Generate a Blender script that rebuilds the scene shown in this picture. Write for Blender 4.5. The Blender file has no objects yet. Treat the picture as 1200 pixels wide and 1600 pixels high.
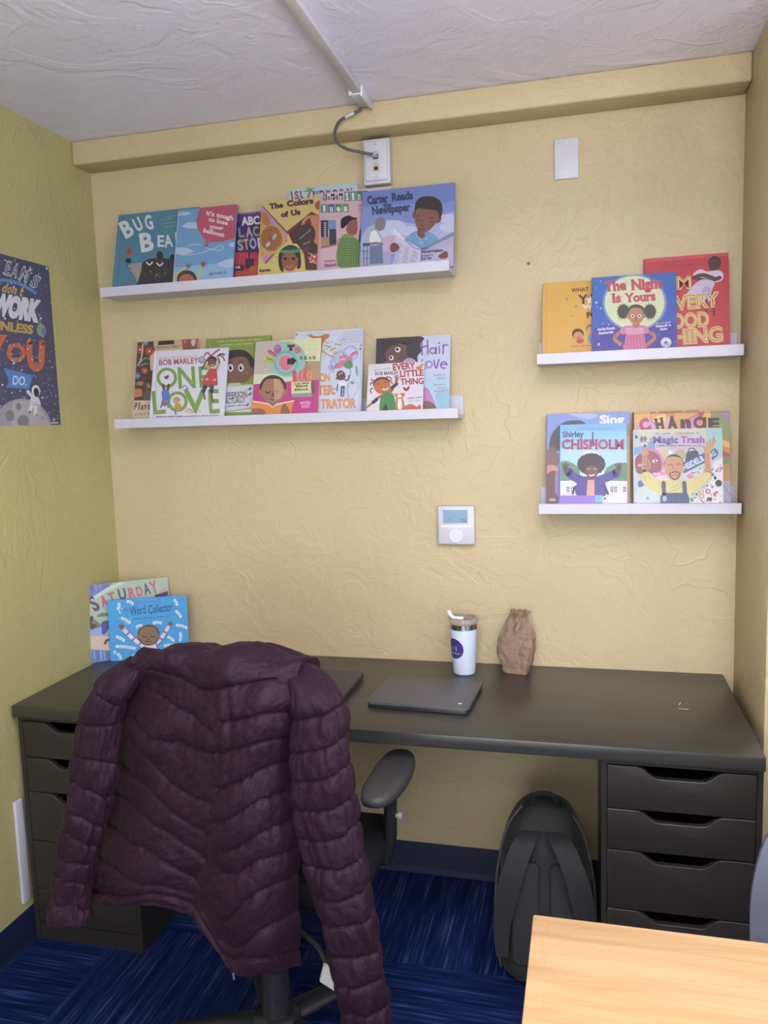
import bpy, bmesh, math, random, json
import numpy as np
from mathutils import Vector, Matrix, noise
R = math.radians
D = bpy.data
SC = bpy.context.scene
COL = SC.collection

# ------------------------------------------------------------------ camera, light, exposure
cam_data = D.cameras.new('camera'); cam = D.objects.new('camera', cam_data); COL.objects.link(cam)
cam_data.sensor_fit = 'VERTICAL'; cam_data.sensor_height = 24.0
cam_data.lens = 24.0 * 1241.99 / 1600.0
cam_data.clip_start = 0.02
_r = Vector((0.96889664, 0.24554386, -0.0307818)); _u = Vector((0.00114426, 0.11994147, 0.99278031)); _f = Vector((-0.24746313, 0.96193672, -0.11592992))
m = Matrix((( _r.x, _u.x, -_f.x, 1.6079), (_r.y, _u.y, -_f.y, -2.4729), (_r.z, _u.z, -_f.z, 1.5201), (0, 0, 0, 1)))
cam.matrix_world = m
SC.camera = cam

def lin(h):
    h = h.lstrip('#'); o = []
    for i in (0, 2, 4):
        c = int(h[i:i+2], 16) / 255
        o.append(c / 12.92 if c <= 0.04045 else ((c + 0.055) / 1.055) ** 2.4)
    return o

w = D.worlds.new('sky'); SC.world = w; w.use_nodes = True
w.node_tree.nodes['Background'].inputs[0].default_value = (0.62, 0.76, 1.0, 1)
w.node_tree.nodes['Background'].inputs[1].default_value = 1.0

def area(name, loc, rot, sx, sy, power, color, spread=180):
    l = D.lights.new(name, 'AREA'); l.shape = 'RECTANGLE'; l.size = sx; l.size_y = sy
    l.energy = power; l.color = color; l.spread = R(spread)
    o = D.objects.new(name, l); COL.objects.link(o); o.location = loc; o.rotation_euler = rot
    return o
# daylight through the window in the rear wall, an added side window, and two added up-and-down lamps
area('window_daylight', (1.75, -4.52, 1.45), (R(90), 0, 0), 1.9, 1.25, 72, (0.86, 0.94, 1.0))
area('added_side_light', (3.42, -2.55, 1.45), (R(90), 0, R(90)), 1.7, 1.25, 24, (0.86, 0.94, 1.0))  # fill from an added window, brightens the left wall
for _y in (-1.75, -3.4):
    area('lamp_down_light', (1.7, _y, 2.045), (0, 0, 0), 1.15, 0.22, 12, (1.0, 0.93, 0.82))
    area('added_up_light', (1.7, _y, 2.125), (R(180), 0, 0), 1.15, 0.22, 46, (0.99, 0.96, 1.0))  # up-light added to brighten the ceiling

vs = SC.view_settings
vs.view_transform = 'Standard'; vs.look = 'None'; vs.gamma = 1.0; vs.use_curve_mapping = False
vs.exposure = 0.13

# ------------------------------------------------------------------ materials
MATS = {}
def newmat(name):
    mt = D.materials.new(name); mt.use_nodes = True
    return mt, mt.node_tree.nodes, mt.node_tree.links, mt.node_tree.nodes['Principled BSDF']
def plain(name, color, rough=0.5, metal=0.0, spec=0.5, sheen=0.0, coat=0.0):
    if name in MATS: return MATS[name]
    mt, n, l, b = newmat(name)
    c = lin(color) if isinstance(color, str) else color
    b.inputs['Base Color'].default_value = (*c, 1); b.inputs['Roughness'].default_value = rough
    b.inputs['Metallic'].default_value = metal; b.inputs['Specular IOR Level'].default_value = spec
    if sheen: b.inputs['Sheen Weight'].default_value = sheen
    if coat: b.inputs['Coat Weight'].default_value = coat; b.inputs['Coat Roughness'].default_value = 0.15
    MATS[name] = mt; return mt
INK_GAIN = 0.76
def ink(h):
    h = h.lstrip('#').lower(); k = 'ink_' + h
    if k in MATS: return MATS[k]
    c = lin(h); g = 0.3*c[0] + 0.6*c[1] + 0.1*c[2]; c = [min(0.84, (0.9*x + 0.1*g) * INK_GAIN + 0.009) for x in c]
    return plain(k, c, 0.42, spec=0.4)

def node(n, t, **kw):
    x = n.new(t)
    for k, v in kw.items():
        if k in x.inputs: x.inputs[k].default_value = v
        else: setattr(x, k, v)
    return x
def ramp(n, stops):
    x = n.new('ShaderNodeValToRGB'); e = x.color_ramp.elements
    while len(e) < len(stops): e.new(0.5)
    for i, (p, c) in enumerate(stops):
        e[i].position = p; e[i].color = (c, c, c, 1) if not isinstance(c, (tuple, list)) else (*c, 1)
    return x
def mathn(n, op, a=None, b=None):
    x = n.new('ShaderNodeMath'); x.operation = op
    if a is not None and not hasattr(a, 'node'): x.inputs[0].default_value = a
    if b is not None and not hasattr(b, 'node'): x.inputs[1].default_value = b
    return x
def plaster(name, color, strength=0.5, scale=1.0, rough=0.5, dist=0.012):
    mt, n, l, b = newmat(name)
    tc = n.new('ShaderNodeTexCoord')
    warp = node(n, 'ShaderNodeTexNoise', Scale=2.2*scale, Detail=3.0)
    mix = n.new('ShaderNodeMixRGB'); mix.blend_type = 'ADD'; mix.inputs[0].default_value = 0.55
    l.new(tc.outputs['Object'], warp.inputs['Vector']); l.new(tc.outputs['Object'], mix.inputs[1]); l.new(warp.outputs['Color'], mix.inputs[2])
    # trowelled plateaus
    n1 = node(n, 'ShaderNodeTexNoise', Scale=5.0*scale, Detail=5.0, Roughness=0.55, Distortion=1.2)
    l.new(mix.outputs[0], n1.inputs['Vector'])
    r1 = ramp(n, [(0.46, 0.0), (0.52, 0.65), (0.60, 0.72), (0.64, 1.0)]); l.new(n1.outputs['Fac'], r1.inputs[0])
    # hair cracks and drag ridges, only in patches
    v = node(n, 'ShaderNodeTexVoronoi', Scale=5.5*scale); v.feature = 'DISTANCE_TO_EDGE'
    l.new(mix.outputs[0], v.inputs['Vector'])
    r2 = ramp(n, [(0.0, 1.0), (0.012, 0.0)]); l.new(v.outputs['Distance'], r2.inputs[0])
    pm = node(n, 'ShaderNodeTexNoise', Scale=1.7*scale, Detail=2.0); l.new(tc.outputs['Object'], pm.inputs['Vector'])
    r3 = ramp(n, [(0.54, 0.0), (0.64, 1.0)]); l.new(pm.outputs['Fac'], r3.inputs[0])
    mu = mathn(n, 'MULTIPLY'); l.new(r2.outputs[0], mu.inputs[0]); l.new(r3.outputs[0], mu.inputs[1])
    n3 = node(n, 'ShaderNodeTexNoise', Scale=22.0*scale, Detail=6.0, Roughness=0.6, Distortion=2.0)
    l.new(mix.outputs[0], n3.inputs['Vector'])
    r4 = ramp(n, [(0.55, 0.0), (0.62, 1.0)]); l.new(n3.outputs['Fac'], r4.inputs[0])
    a1 = mathn(n, 'MULTIPLY', b=0.45); l.new(r1.outputs[0], a1.inputs[0])
    a2 = n.new('ShaderNodeMath'); a2.operation = 'MULTIPLY_ADD'; l.new(mu.outputs[0], a2.inputs[0]); a2.inputs[1].default_value = 0.5; l.new(a1.outputs[0], a2.inputs[2])
    a3 = n.new('ShaderNodeMath'); a3.operation = 'MULTIPLY_ADD'; l.new(r4.outputs[0], a3.inputs[0]); a3.inputs[1].default_value = 0.22; l.new(a2.outputs[0], a3.inputs[2])
    bp = node(n, 'ShaderNodeBump', Strength=strength, Distance=dist)
    l.new(a3.outputs[0], bp.inputs['Height']); l.new(bp.outputs[0], b.inputs['Normal'])
    cr = ramp(n, [(0.35, [x*0.95 for x in color]), (0.7, [min(1, x*1.04) for x in color])]); l.new(pm.outputs['Fac'], cr.inputs[0])
    l.new(cr.outputs[0], b.inputs['Base Color'])
    b.inputs['Roughness'].default_value = rough; b.inputs['Specular IOR Level'].default_value = 0.45
    return mt

M_WALL = plaster('yellow_plaster', (0.50, 0.405, 0.235), 0.30)
M_WALL_L = plaster('green_plaster', (0.42, 0.385, 0.165), 0.30)
M_CEIL = plaster('ceiling_plaster', (0.785, 0.77, 0.92), 0.34, 0.7, 0.33)
M_REAR = plaster('rear_plaster', (0.74, 0.72, 0.68), 0.3)

def carpet():
    mt, n, l, b = newmat('striped_carpet')
    tc = n.new('ShaderNodeTexCoord'); sp = n.new('ShaderNodeSeparateXYZ'); l.new(tc.outputs['Object'], sp.inputs[0])
    T = 0.61
    def cell(out, off):
        a = mathn(n, 'ADD', b=off); l.new(out, a.inputs[0])
        d = mathn(n, 'DIVIDE', b=T); l.new(a.outputs[0], d.inputs[0])
        f = mathn(n, 'FLOOR'); l.new(d.outputs[0], f.inputs[0]); return f
    fx = cell(sp.outputs['X'], -0.245 + 10*T*2); fy = cell(sp.outputs['Y'], 0.46 + 20*T)
    s = mathn(n, 'ADD'); l.new(fx.outputs[0], s.inputs[0]); l.new(fy.outputs[0], s.inputs[1])
    mo = mathn(n, 'MODULO', b=2.0); l.new(s.outputs[0], mo.inputs[0])
    # stripes along y when the flag is 1 else along x
    def stripes(ax):
        mp = n.new('ShaderNodeMapping'); l.new(tc.outputs['Object'], mp.inputs[0])
        mp.inputs['Scale'].default_value = (150, 5.5, 1) if ax == 'y' else (5.5, 150, 1)
        t = node(n, 'ShaderNodeTexNoise', Scale=1.0, Detail=1.5, Roughness=0.5); l.new(mp.outputs[0], t.inputs['Vector']); 
        mp2 = n.new('ShaderNodeMapping'); l.new(tc.outputs['Object'], mp2.inputs[0])
        mp2.inputs['Scale'].default_value = (34, 1.6, 1) if ax == 'y' else (1.6, 34, 1)
        t2 = node(n, 'ShaderNodeTexNoise', Scale=1.0, Detail=1.0); l.new(mp2.outputs[0], t2.inputs['Vector'])
        return t, t2
    ty, ty2 = stripes('y'); tx, tx2 = stripes('x')
    mx = n.new('ShaderNodeMixRGB'); l.new(mo.outputs[0], mx.inputs[0]); l.new(tx.outputs['Fac'], mx.inputs[1]); l.new(ty.outputs['Fac'], mx.inputs[2])
    mx2 = n.new('ShaderNodeMixRGB'); l.new(mo.outputs[0], mx2.inputs[0]); l.new(tx2.outputs['Fac'], mx2.inputs[1]); l.new(ty2.outputs['Fac'], mx2.inputs[2])
    c1 = ramp(n, [(0.44, (0.0045, 0.011, 0.056)), (0.56, (0.0075, 0.018, 0.080)), (0.66, (0.026, 0.041, 0.122)), (0.78, (0.052, 0.068, 0.16))]); l.new(mx.outputs[0], c1.inputs[0])
    c2 = ramp(n, [(0.38, (0.55, 0.6, 0.75)), (0.62, (1.5, 1.4, 1.3))]); l.new(mx2.outputs[0], c2.inputs[0])
    mu = n.new('ShaderNodeMixRGB'); mu.blend_type = 'MULTIPLY'; mu.inputs[0].default_value = 1; l.new(c1.outputs[0], mu.inputs[1]); l.new(c2.outputs[0], mu.inputs[2])
    l.new(mu.outputs[0], b.inputs['Base Color']); b.inputs['Roughness'].default_value = 0.95; b.inputs['Specular IOR Level'].default_value = 0.1
    fine = node(n, 'ShaderNodeTexNoise', Scale=700.0, Detail=2.0); l.new(tc.outputs['Object'], fine.inputs['Vector'])
    ad = mathn(n, 'ADD'); l.new(mx.outputs[0], ad.inputs[0]); l.new(fine.outputs['Fac'], ad.inputs[1])
    bp = node(n, 'ShaderNodeBump', Strength=0.5, Distance=0.003); l.new(ad.outputs[0], bp.inputs['Height']); l.new(bp.outputs[0], b.inputs['Normal'])
    return mt
M_CARPET = carpet()

def wood(name, c_dark, c_light, stretch=(1.2, 26, 26), rough=0.4, bump=0.05, lo=0.35, hi=0.65, spec=0.5):
    mt, n, l, b = newmat(name)
    tc = n.new('ShaderNodeTexCoord'); mp = n.new('ShaderNodeMapping'); l.new(tc.outputs['Object'], mp.inputs[0])
    mp.inputs['Scale'].default_value = stretch
    t = node(n, 'ShaderNodeTexNoise', Scale=2.0, Detail=8.0, Roughness=0.62, Distortion=0.6); l.new(mp.outputs[0], t.inputs['Vector'])
    c = ramp(n, [(lo, c_dark), (hi, c_light)]); l.new(t.outputs['Fac'], c.inputs[0]); l.new(c.outputs[0], b.inputs['Base Color'])
    bp = node(n, 'ShaderNodeBump', Strength=bump, Distance=0.002); l.new(t.outputs['Fac'], bp.inputs['Height']); l.new(bp.outputs[0], b.inputs['Normal'])
    b.inputs['Roughness'].default_value = rough; b.inputs['Specular IOR Level'].default_value = spec
    return mt
M_DESK = wood('black_brown_wood', (0.020, 0.0185, 0.016), (0.036, 0.033, 0.028), rough=0.33, spec=0.75)
M_DRAWER = plain('black_brown_paint', (0.0215, 0.0175, 0.0140), 0.42)
M_DRAWER_IN = plain('drawer_shadow_black', (0.010, 0.009, 0.009), 0.7)
def maple():
    mt, n, l, b = newmat('pale_maple')
    tc = n.new('ShaderNodeTexCoord'); mp = n.new('ShaderNodeMapping'); l.new(tc.outputs['Object'], mp.inputs[0])
    mp.inputs['Scale'].default_value = (1.4, 16, 16)
    t = node(n, 'ShaderNodeTexNoise', Scale=2.0, Detail=7.0, Roughness=0.6, Distortion=1.0); l.new(mp.outputs[0], t.inputs['Vector'])
    c = ramp(n, [(0.33, (0.45, 0.275, 0.13)), (0.55, (0.55, 0.365, 0.185)), (0.75, (0.59, 0.405, 0.215))]); l.new(t.outputs['Fac'], c.inputs[0])
    br = node(n, 'ShaderNodeTexBrick', Scale=1.0); br.offset = 0.37
    br.inputs['Color1'].default_value = (1, 1, 1, 1); br.inputs['Color2'].default_value = (0.90, 0.88, 0.84, 1); br.inputs['Mortar'].default_value = (0.86, 0.82, 0.76, 1)
    br.inputs['Brick Width'].default_value = 0.55; br.inputs['Row Height'].default_value = 0.038; br.inputs['Mortar Size'].default_value = 0.0008
    l.new(tc.outputs['Object'], br.inputs['Vector'])
    mu = n.new('ShaderNodeMixRGB'); mu.blend_type = 'MULTIPLY'; mu.inputs[0].default_value = 0.7; l.new(c.outputs[0], mu.inputs[1]); l.new(br.outputs['Color'], mu.inputs[2])
    l.new(mu.outputs[0], b.inputs['Base Color']); b.inputs['Roughness'].default_value = 0.38
    return mt
M_MAPLE = maple()
M_WHITE = plain('white_lacquer', (0.505, 0.495, 0.55), 0.4)
M_PLASTIC_W = plain('white_plastic', (0.53, 0.52, 0.56), 0.35)
M_NAVY = plain('navy_rubber', (0.006, 0.010, 0.036), 0.6, spec=0.3)
M_PAGE = plain('book_paper', (0.58, 0.55, 0.50), 0.8)
M_BLACK = plain('black_plastic', (0.018, 0.018, 0.021), 0.38)
M_BLACK_SOFT = plain('black_upholstery', (0.008, 0.008, 0.010), 0.9, spec=0.2)
M_CHROME = plain('brushed_steel', (0.62, 0.60, 0.58), 0.22, 1.0)
M_ARM = plain('soft_black_armrest', (0.040, 0.038, 0.040), 0.48)

# ------------------------------------------------------------------ mesh helpers
def link(name, bm, mats, parent=None, smooth=35, loc=None):
    me = D.meshes.new(name)
    bm.normal_update(); bm.to_mesh(me); bm.free()
    for x in (mats if isinstance(mats, (list, tuple)) else [mats]): me.materials.append(x)
    if smooth:
        me.shade_smooth(); me.set_sharp_from_angle(angle=R(smooth))
    else: me.shade_flat()
    o = D.objects.new(name, me); COL.objects.link(o)
    if parent: o.parent = parent
    if loc: o.location = loc
    return o
def thing(name, label, cat, loc=(0, 0, 0), rot=(0, 0, 0), group=None):
    o = D.objects.new(name, None); COL.objects.link(o); o.empty_display_size = 0.05
    o.location = loc; o.rotation_euler = rot; return tag(o, label, cat, group)
def tag(o, label, cat, group=None):
    o['label'] = label; o['category'] = cat
    if group: o['group'] = group
    return o
def struct(name, bm, mt, label=None, smooth=0):
    o = link(name, bm, mt, None, smooth); o['kind'] = 'structure'
    if label: o['label'] = label
    return o
def join(bm, t, mi=0, mat=None):
    if mat is not None: bmesh.ops.transform(t, matrix=mat, verts=t.verts)
    vm = {}
    for v in t.verts: vm[v] = bm.verts.new(v.co)
    for f in t.faces:
        try: nf = bm.faces.new([vm[v] for v in f.verts])
        except ValueError: continue
        nf.material_index = mi if mi >= 0 else f.material_index; nf.smooth = True
    t.free()
def box(bm, x0, x1, y0, y1, z0, z1, bev=0.0, seg=2, mi=0, mat=None):
    t = bmesh.new(); bmesh.ops.create_cube(t, size=1)
    for v in t.verts:
        v.co = Vector(((x0+x1)/2 + v.co.x*(x1-x0), (y0+y1)/2 + v.co.y*(y1-y0), (z0+z1)/2 + v.co.z*(z1-z0)))
    if bev: bmesh.ops.bevel(t, geom=t.edges[:], offset=bev, segments=seg, profile=0.5, affect='EDGES')
    join(bm, t, mi, mat)
def catmull(pts, sub=6, closed=False):
    P = [Vector(p) for p in pts]; n = len(P); out = []
    rng = range(n if closed else n-1)
    for i in rng:
        if closed: a, b, c, d = P[i-1], P[i], P[(i+1) % n], P[(i+2) % n]
        else: a, b, c, d = P[max(i-1, 0)], P[i], P[i+1], P[min(i+2, n-1)]
        for s in range(sub):
            t = s/sub
            out.append(0.5*((2*b) + (c-a)*t + (2*a-5*b+4*c-d)*t*t + (3*b-a-3*c+d)*t**3))
    if not closed: out.append(P[-1])
    return out
def tube(bm, pts, rad, seg=10, mi=0, cap=True, flat=1.0, upv=None):
    n = len(pts); rad = rad if isinstance(rad, (list, tuple)) else [rad]*n
    rings = []; prev = None
    for i, p in enumerate(pts):
        p = Vector(p); t = (Vector(pts[min(i+1, n-1)]) - Vector(pts[max(i-1, 0)])).normalized()
        ref = prev if prev is not None else (Vector(upv) if upv else (Vector((0, 0, 1)) if abs(t.z) < 0.9 else Vector((1, 0, 0))))
        a = (ref - t*ref.dot(t)).normalized(); b = t.cross(a); prev = a
        rings.append([bm.verts.new(p + (a*math.cos(k*2*math.pi/seg)*flat + b*math.sin(k*2*math.pi/seg))*rad[i]) for k in range(seg)])
    for i in range(n-1):
        for k in range(seg):
            f = bm.faces.new((rings[i][k], rings[i][(k+1) % seg], rings[i+1][(k+1) % seg], rings[i+1][k])); f.material_index = mi; f.smooth = True
    if cap:
        for r in (rings[0][::-1], rings[-1]):
            f = bm.faces.new(r); f.material_index = mi
def lathe(bm, prof, seg=40, mi=0, c=(0, 0)):
    rings = []
    for r, z in prof:
        if r < 1e-6: rings.append([bm.verts.new((c[0], c[1], z))])
        else: rings.append([bm.verts.new((c[0] + r*math.cos(k*2*math.pi/seg), c[1] + r*math.sin(k*2*math.pi/seg), z)) for k in range(seg)])
    for a, b in zip(rings, rings[1:]):
        for k in range(seg):
            k2 = (k+1) % seg
            vs_ = [a[k], a[k2], b[k2], b[k]] if len(a) > 1 and len(b) > 1 else ([a[0], b[k2], b[k]] if len(a) == 1 else [a[k], a[k2], b[0]])
            f = bm.faces.new(vs_); f.material_index = mi; f.smooth = True
def prism(bm, outline, y0, y1, mi=0):
    """outline: (x,z) points, extruded along y"""
    a = [bm.verts.new((x, y0, z)) for x, z in outline]; b = [bm.verts.new((x, y1, z)) for x, z in outline]
    n = len(a)
    for f in (bm.faces.new(a), bm.faces.new(b[::-1])): f.material_index = mi
    for i in range(n):
        f = bm.faces.new((a[i], b[i], b[(i+1) % n], a[(i+1) % n])); f.material_index = mi
    bmesh.ops.recalc_face_normals(bm, faces=bm.faces[:])
def rrect(x0, x1, z0, z1, r, seg=6):
    o = []
    for cx, cz, a0 in ((x1-r, z1-r, 0), (x0+r, z1-r, 90), (x0+r, z0+r, 180), (x1-r, z0+r, 270)):
        for k in range(seg+1):
            a = R(a0 + 90*k/seg); o.append((cx + r*math.cos(a), cz + r*math.sin(a)))
    return o

# ------------------------------------------------------------------ flat printed artwork
FONT_CACHE = {}
def glyphs(s, bold=0.0, serif=0.0, space=1.0):
    """letters of s as (vertices, faces, width), cap height 1"""
    k = (s, round(bold, 3), round(serif, 3), space)
    if k in FONT_CACHE: return FONT_CACHE[k]
    def raw(txt):
        cu = D.curves.new('lettering', 'FONT'); cu.body = txt; cu.resolution_u = 3; cu.offset = bold; cu.space_character = space
        o = D.objects.new('lettering', cu); COL.objects.link(o)
        dg = bpy.context.evaluated_depsgraph_get(); dg.update()
        me = D.meshes.new_from_object(o.evaluated_get(dg))
        V = [(v.co.x, v.co.y) for v in me.vertices]; F = [tuple(p.vertices) for p in me.polygons]
        D.meshes.remove(me); D.objects.remove(o); D.curves.remove(cu)
        return V, F
    if 'cap' not in FONT_CACHE:
        V0 = []
        cu = D.curves.new('lettering', 'FONT'); cu.body = 'H'; o = D.objects.new('lettering', cu); COL.objects.link(o)
        dg = bpy.context.evaluated_depsgraph_get(); dg.update()
        me = D.meshes.new_from_object(o.evaluated_get(dg)); FONT_CACHE['cap'] = max(v.co.y for v in me.vertices)
        D.meshes.remove(me); D.objects.remove(o); D.curves.remove(cu)
    V, F = raw(s); cap = FONT_CACHE['cap']
    if not V: return [], [], 1
    V = [(x/cap, y/cap) for x, y in V]
    if serif:
        cnt = {}
        for f in F:
            for a, b in zip(f, f[1:] + f[:1]):
                e = (min(a, b), max(a, b)); cnt[e] = cnt.get(e, 0) + 1
        for (a, b), c in cnt.items():
            if c != 1: continue
            (xa, ya), (xb, yb) = V[a], V[b]
            if abs(ya - yb) > 0.012 or abs(xa - xb) < 0.05 or abs(xa - xb) > 0.34: continue
            lvl = -1 if ya < 0.06 else (1 if ya > 0.66 else 0)
            if lvl == 0: continue
            x0, x1 = min(xa, xb) - serif, max(xa, xb) + serif
            y0, y1 = (ya, ya + 0.10) if lvl < 0 else (ya - 0.10, ya)
            i = len(V); V += [(x0, y0), (x1, y0), (x1, y1), (x0, y1)]; F.append((i, i+1, i+2, i+3))
    x0 = min(v[0] for v in V); x1 = max(v[0] for v in V)
    V = [(x - x0, y) for x, y in V]
    FONT_CACHE[k] = (V, F, x1 - x0); return FONT_CACHE[k]

class Art:
    """flat printed picture on a W x H panel (x right, z up, faces -y); sketch units map to the panel by its four corners"""
    def __init__(s, W, H, tl, tr, bl, br, step=0.00002):
        s.W, s.H, s.step, s.k = W, H, step, 0
        s.bm = bmesh.new(); s.mats = []; s.idx = {}
        A, B = [], []
        for (x, y), (u, v) in zip((tl, tr, bl, br), ((0, 1), (1, 1), (0, 0), (1, 0))):
            A.append([x, y, 1, 0, 0, 0, -u*x, -u*y]); B.append(u)
            A.append([0, 0, 0, x, y, 1, -v*x, -v*y]); B.append(v)
        s.h = np.linalg.solve(np.array(A, float), np.array(B, float))
    def mp(s, x, y):
        h = s.h; d = h[6]*x + h[7]*y + 1
        return ((h[0]*x + h[1]*y + h[2])/d - 0.5)*s.W, ((h[3]*x + h[4]*y + h[5])/d)*s.H
    def mi(s, c):
        if c not in s.idx: s.idx[c] = len(s.mats); s.mats.append(ink(c))
        return s.idx[c]
    def face(s, c, pts, lift=True):
        if lift: s.k += 1
        q = [s.mp(*p) for p in pts]
        ar = sum(q[i][0]*q[(i+1) % len(q)][1] - q[(i+1) % len(q)][0]*q[i][1] for i in range(len(q)))
        if ar < 0: q.reverse()
        try: f = s.bm.faces.new([s.bm.verts.new((a, -s.k*s.step, b)) for a, b in q]); f.material_index = s.mi(c)
        except ValueError: pass
    def poly(s, c, *pts): s.face(c, pts); return s
    def blob(s, c, *pts): s.face(c, [(p.x, p.y) for p in catmull([(x, y, 0) for x, y in pts], 5, True)]); return s
    def rect(s, c, x0, y0, x1, y1): return s.poly(c, (x0, y0), (x1, y0), (x1, y1), (x0, y1))
    def ell(s, c, cx, cy, rx, ry=None, rot=0, n=28):
        ry = ry or rx; ca, sa = math.cos(R(rot)), math.sin(R(rot))
        s.face(c, [(cx + rx*math.cos(t)*ca - ry*math.sin(t)*sa, cy + rx*math.cos(t)*sa + ry*math.sin(t)*ca) for t in [k*2*math.pi/n for k in range(n)]]); return s
    def ring(s, c, cx, cy, r0, r1, n=32):
        s.k += 1
        P = [(math.cos(k*2*math.pi/n), math.sin(k*2*math.pi/n)) for k in range(n+1)]
        for a, b in zip(P, P[1:]):
            s.face(c, [(cx+a[0]*r0, cy+a[1]*r0), (cx+a[0]*r1, cy+a[1]*r1), (cx+b[0]*r1, cy+b[1]*r1), (cx+b[0]*r0, cy+b[1]*r0)], False)
        return s
    def line(s, c, w, *pts, sm=True, taper=False):
        s.k += 1
        P = [Vector((x, y, 0)) for x, y in pts]
        if sm and len(P) > 2: P = catmull(P, 5)
        n = len(P)
        L, Rr = [], []
        for i, p in enumerate(P):
            t = (P[min(i+1, n-1)] - P[max(i-1, 0)]); t = t.normalized() if t.length else Vector((1, 0, 0))
            ww = w/2*(1 - 0.75*i/(n-1) if taper else 1); q = Vector((-t.y, t.x, 0))*ww
            L.append((p+q)); Rr.append((p-q))
        for i in range(n-1):
            s.face(c, [(L[i].x, L[i].y), (L[i+1].x, L[i+1].y), (Rr[i+1].x, Rr[i+1].y), (Rr[i].x, Rr[i].y)], False)
        if w > 4 and not taper:
            for p in (P[0], P[-1]):
                s.face(c, [(p.x + w/2*math.cos(k*math.pi/4), p.y + w/2*math.sin(k*math.pi/4)) for k in range(8)], False)
        return s
    def text(s, c, t, p0, p1, h, bold=0.0, serif=0.0, space=1.0, slant=0.0):
        V, F, wd = glyphs(t, bold, serif, space); s.k += 1
        dx, dy = p1[0]-p0[0], p1[1]-p0[1]; L = math.hypot(dx, dy); ux, uy = dy/L, -dx/L
        Q = [(p0[0] + dx*x/wd + (ux + slant*dx/L)*h*y, p0[1] + dy*x/wd + (uy + slant*dy/L)*h*y) for x, y in V]
        for f in F: s.face(c, [Q[i] for i in f], False)
        return s
    def scrib(s, c, words, p0, p1, h, *_, **__):
        """a line of print too small to read: one broken bar per word"""
        tot = sum(words) + len(words) - 1; s.k += 1; rn = random.Random(tot); x = 0
        dx, dy = p1[0]-p0[0], p1[1]-p0[1]; L = math.hypot(dx, dy); ux, uy = dy/L*h, -dx/L*h
        for wl in words:
            for q in range(wl):
                a, b = (x+q)/tot, (x+q+0.8)/tot; t = rn.uniform(0.55, 0.95)
                A, B = (p0[0]+dx*a, p0[1]+dy*a), (p0[0]+dx*b, p0[1]+dy*b)
                s.face(c, [A, B, (B[0]+ux*t, B[1]+uy*t), (A[0]+ux*t, A[1]+uy*t)], False)
            x += wl + 1
        return s
    def bounce(s, c, t, pts, h, bold=0.0, serif=0.0, wfrac=0.82, rots=None):
        """one letter at a time: pts = baseline left points of every letter plus the end"""
        for i, ch in enumerate(t):
            if ch == ' ': continue
            a, b = pts[i], pts[i+1]; q = (a[0] + (b[0]-a[0])*wfrac, a[1] + (b[1]-a[1])*wfrac)
            hh = h[i] if isinstance(h, (list, tuple)) else h
            s.text(c[i % len(c)] if isinstance(c, (list, tuple)) else c, ch, a, q, hh, bold, serif)
        return s
    def dots(s, cols, x0, y0, x1, y1, n, r, seed=1):
        rn = random.Random(seed); s.k += 1
        for _ in range(n):
            x, y, q = rn.uniform(x0, x1), rn.uniform(y0, y1), r*rn.uniform(0.5, 1.2)
            s.face(rn.choice(cols), [(x + q*math.cos(k*math.pi/3), y + q*math.sin(k*math.pi/3)) for k in range(6)], False)
        return s
    def face_of(s, skin, hair, cx, cy, rx, ry, rot=0, closed=True, mouth='#7a3a30', hairh=0.55):
        """a plain child's face: hair cap, ears, head, eyes, nose, smile"""
        ca, sa = math.cos(R(rot)), math.sin(R(rot))
        T = lambda x, y: (cx + x*rx*ca - y*ry*sa, cy + x*rx*sa + y*ry*ca)
        s.ell(hair, *T(0, -0.22), rx*1.10, ry*0.98, rot)
        s.ell(skin, *T(-1.0, 0.12), rx*0.18, ry*0.22, rot); s.ell(skin, *T(1.0, 0.12), rx*0.18, ry*0.22, rot)
        s.blob(skin, *[T(*p) for p in ((-0.95, -0.1), (-0.62, -hairh), (0, -hairh-0.12), (0.62, -hairh), (0.95, -0.1), (0.85, 0.5), (0.4, 0.92), (0, 1.0), (-0.4, 0.92), (-0.85, 0.5))])
        w = max(1.2, rx*0.09)
        if closed:
            for q in (-0.42, 0.42): s.line('#2a1a16', w, T(q-0.2, 0.08), T(q, 0.2), T(q+0.2, 0.08))
        else:
            for q in (-0.42, 0.42):
                s.ell('#f4f0ee', *T(q, 0.1), rx*0.2, ry*0.2, rot); s.ell('#2a1a16', *T(q, 0.1), rx*0.11, ry*0.13, rot)
        s.line('#4a2a20', w*0.8, T(0.02, 0.2), T(-0.1, 0.42), T(0.08, 0.44))
        s.line(mouth, w, T(-0.26, 0.62), T(0, 0.72), T(0.26, 0.62)); return s
    def finish(s, bm, mats, y=0.0):
        for co, no in (((-s.W/2, 0, 0), (-1, 0, 0)), ((s.W/2, 0, 0), (1, 0, 0)), ((0, 0, 0), (0, 0, -1)), ((0, 0, s.H), (0, 0, 1))):
            g = s.bm.verts[:] + s.bm.edges[:] + s.bm.faces[:]
            bmesh.ops.bisect_plane(s.bm, geom=g, dist=1e-7, plane_co=co, plane_no=no, clear_outer=True)
        off = len(mats); mats.extend(s.mats)
        vm = {v: bm.verts.new((v.co.x, v.co.y + y, v.co.z)) for v in s.bm.verts}
        for f in s.bm.faces:
            try: nf = bm.faces.new([vm[v] for v in f.verts])
            except ValueError: continue
            nf.material_index = f.material_index + off
        s.bm.free()

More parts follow.
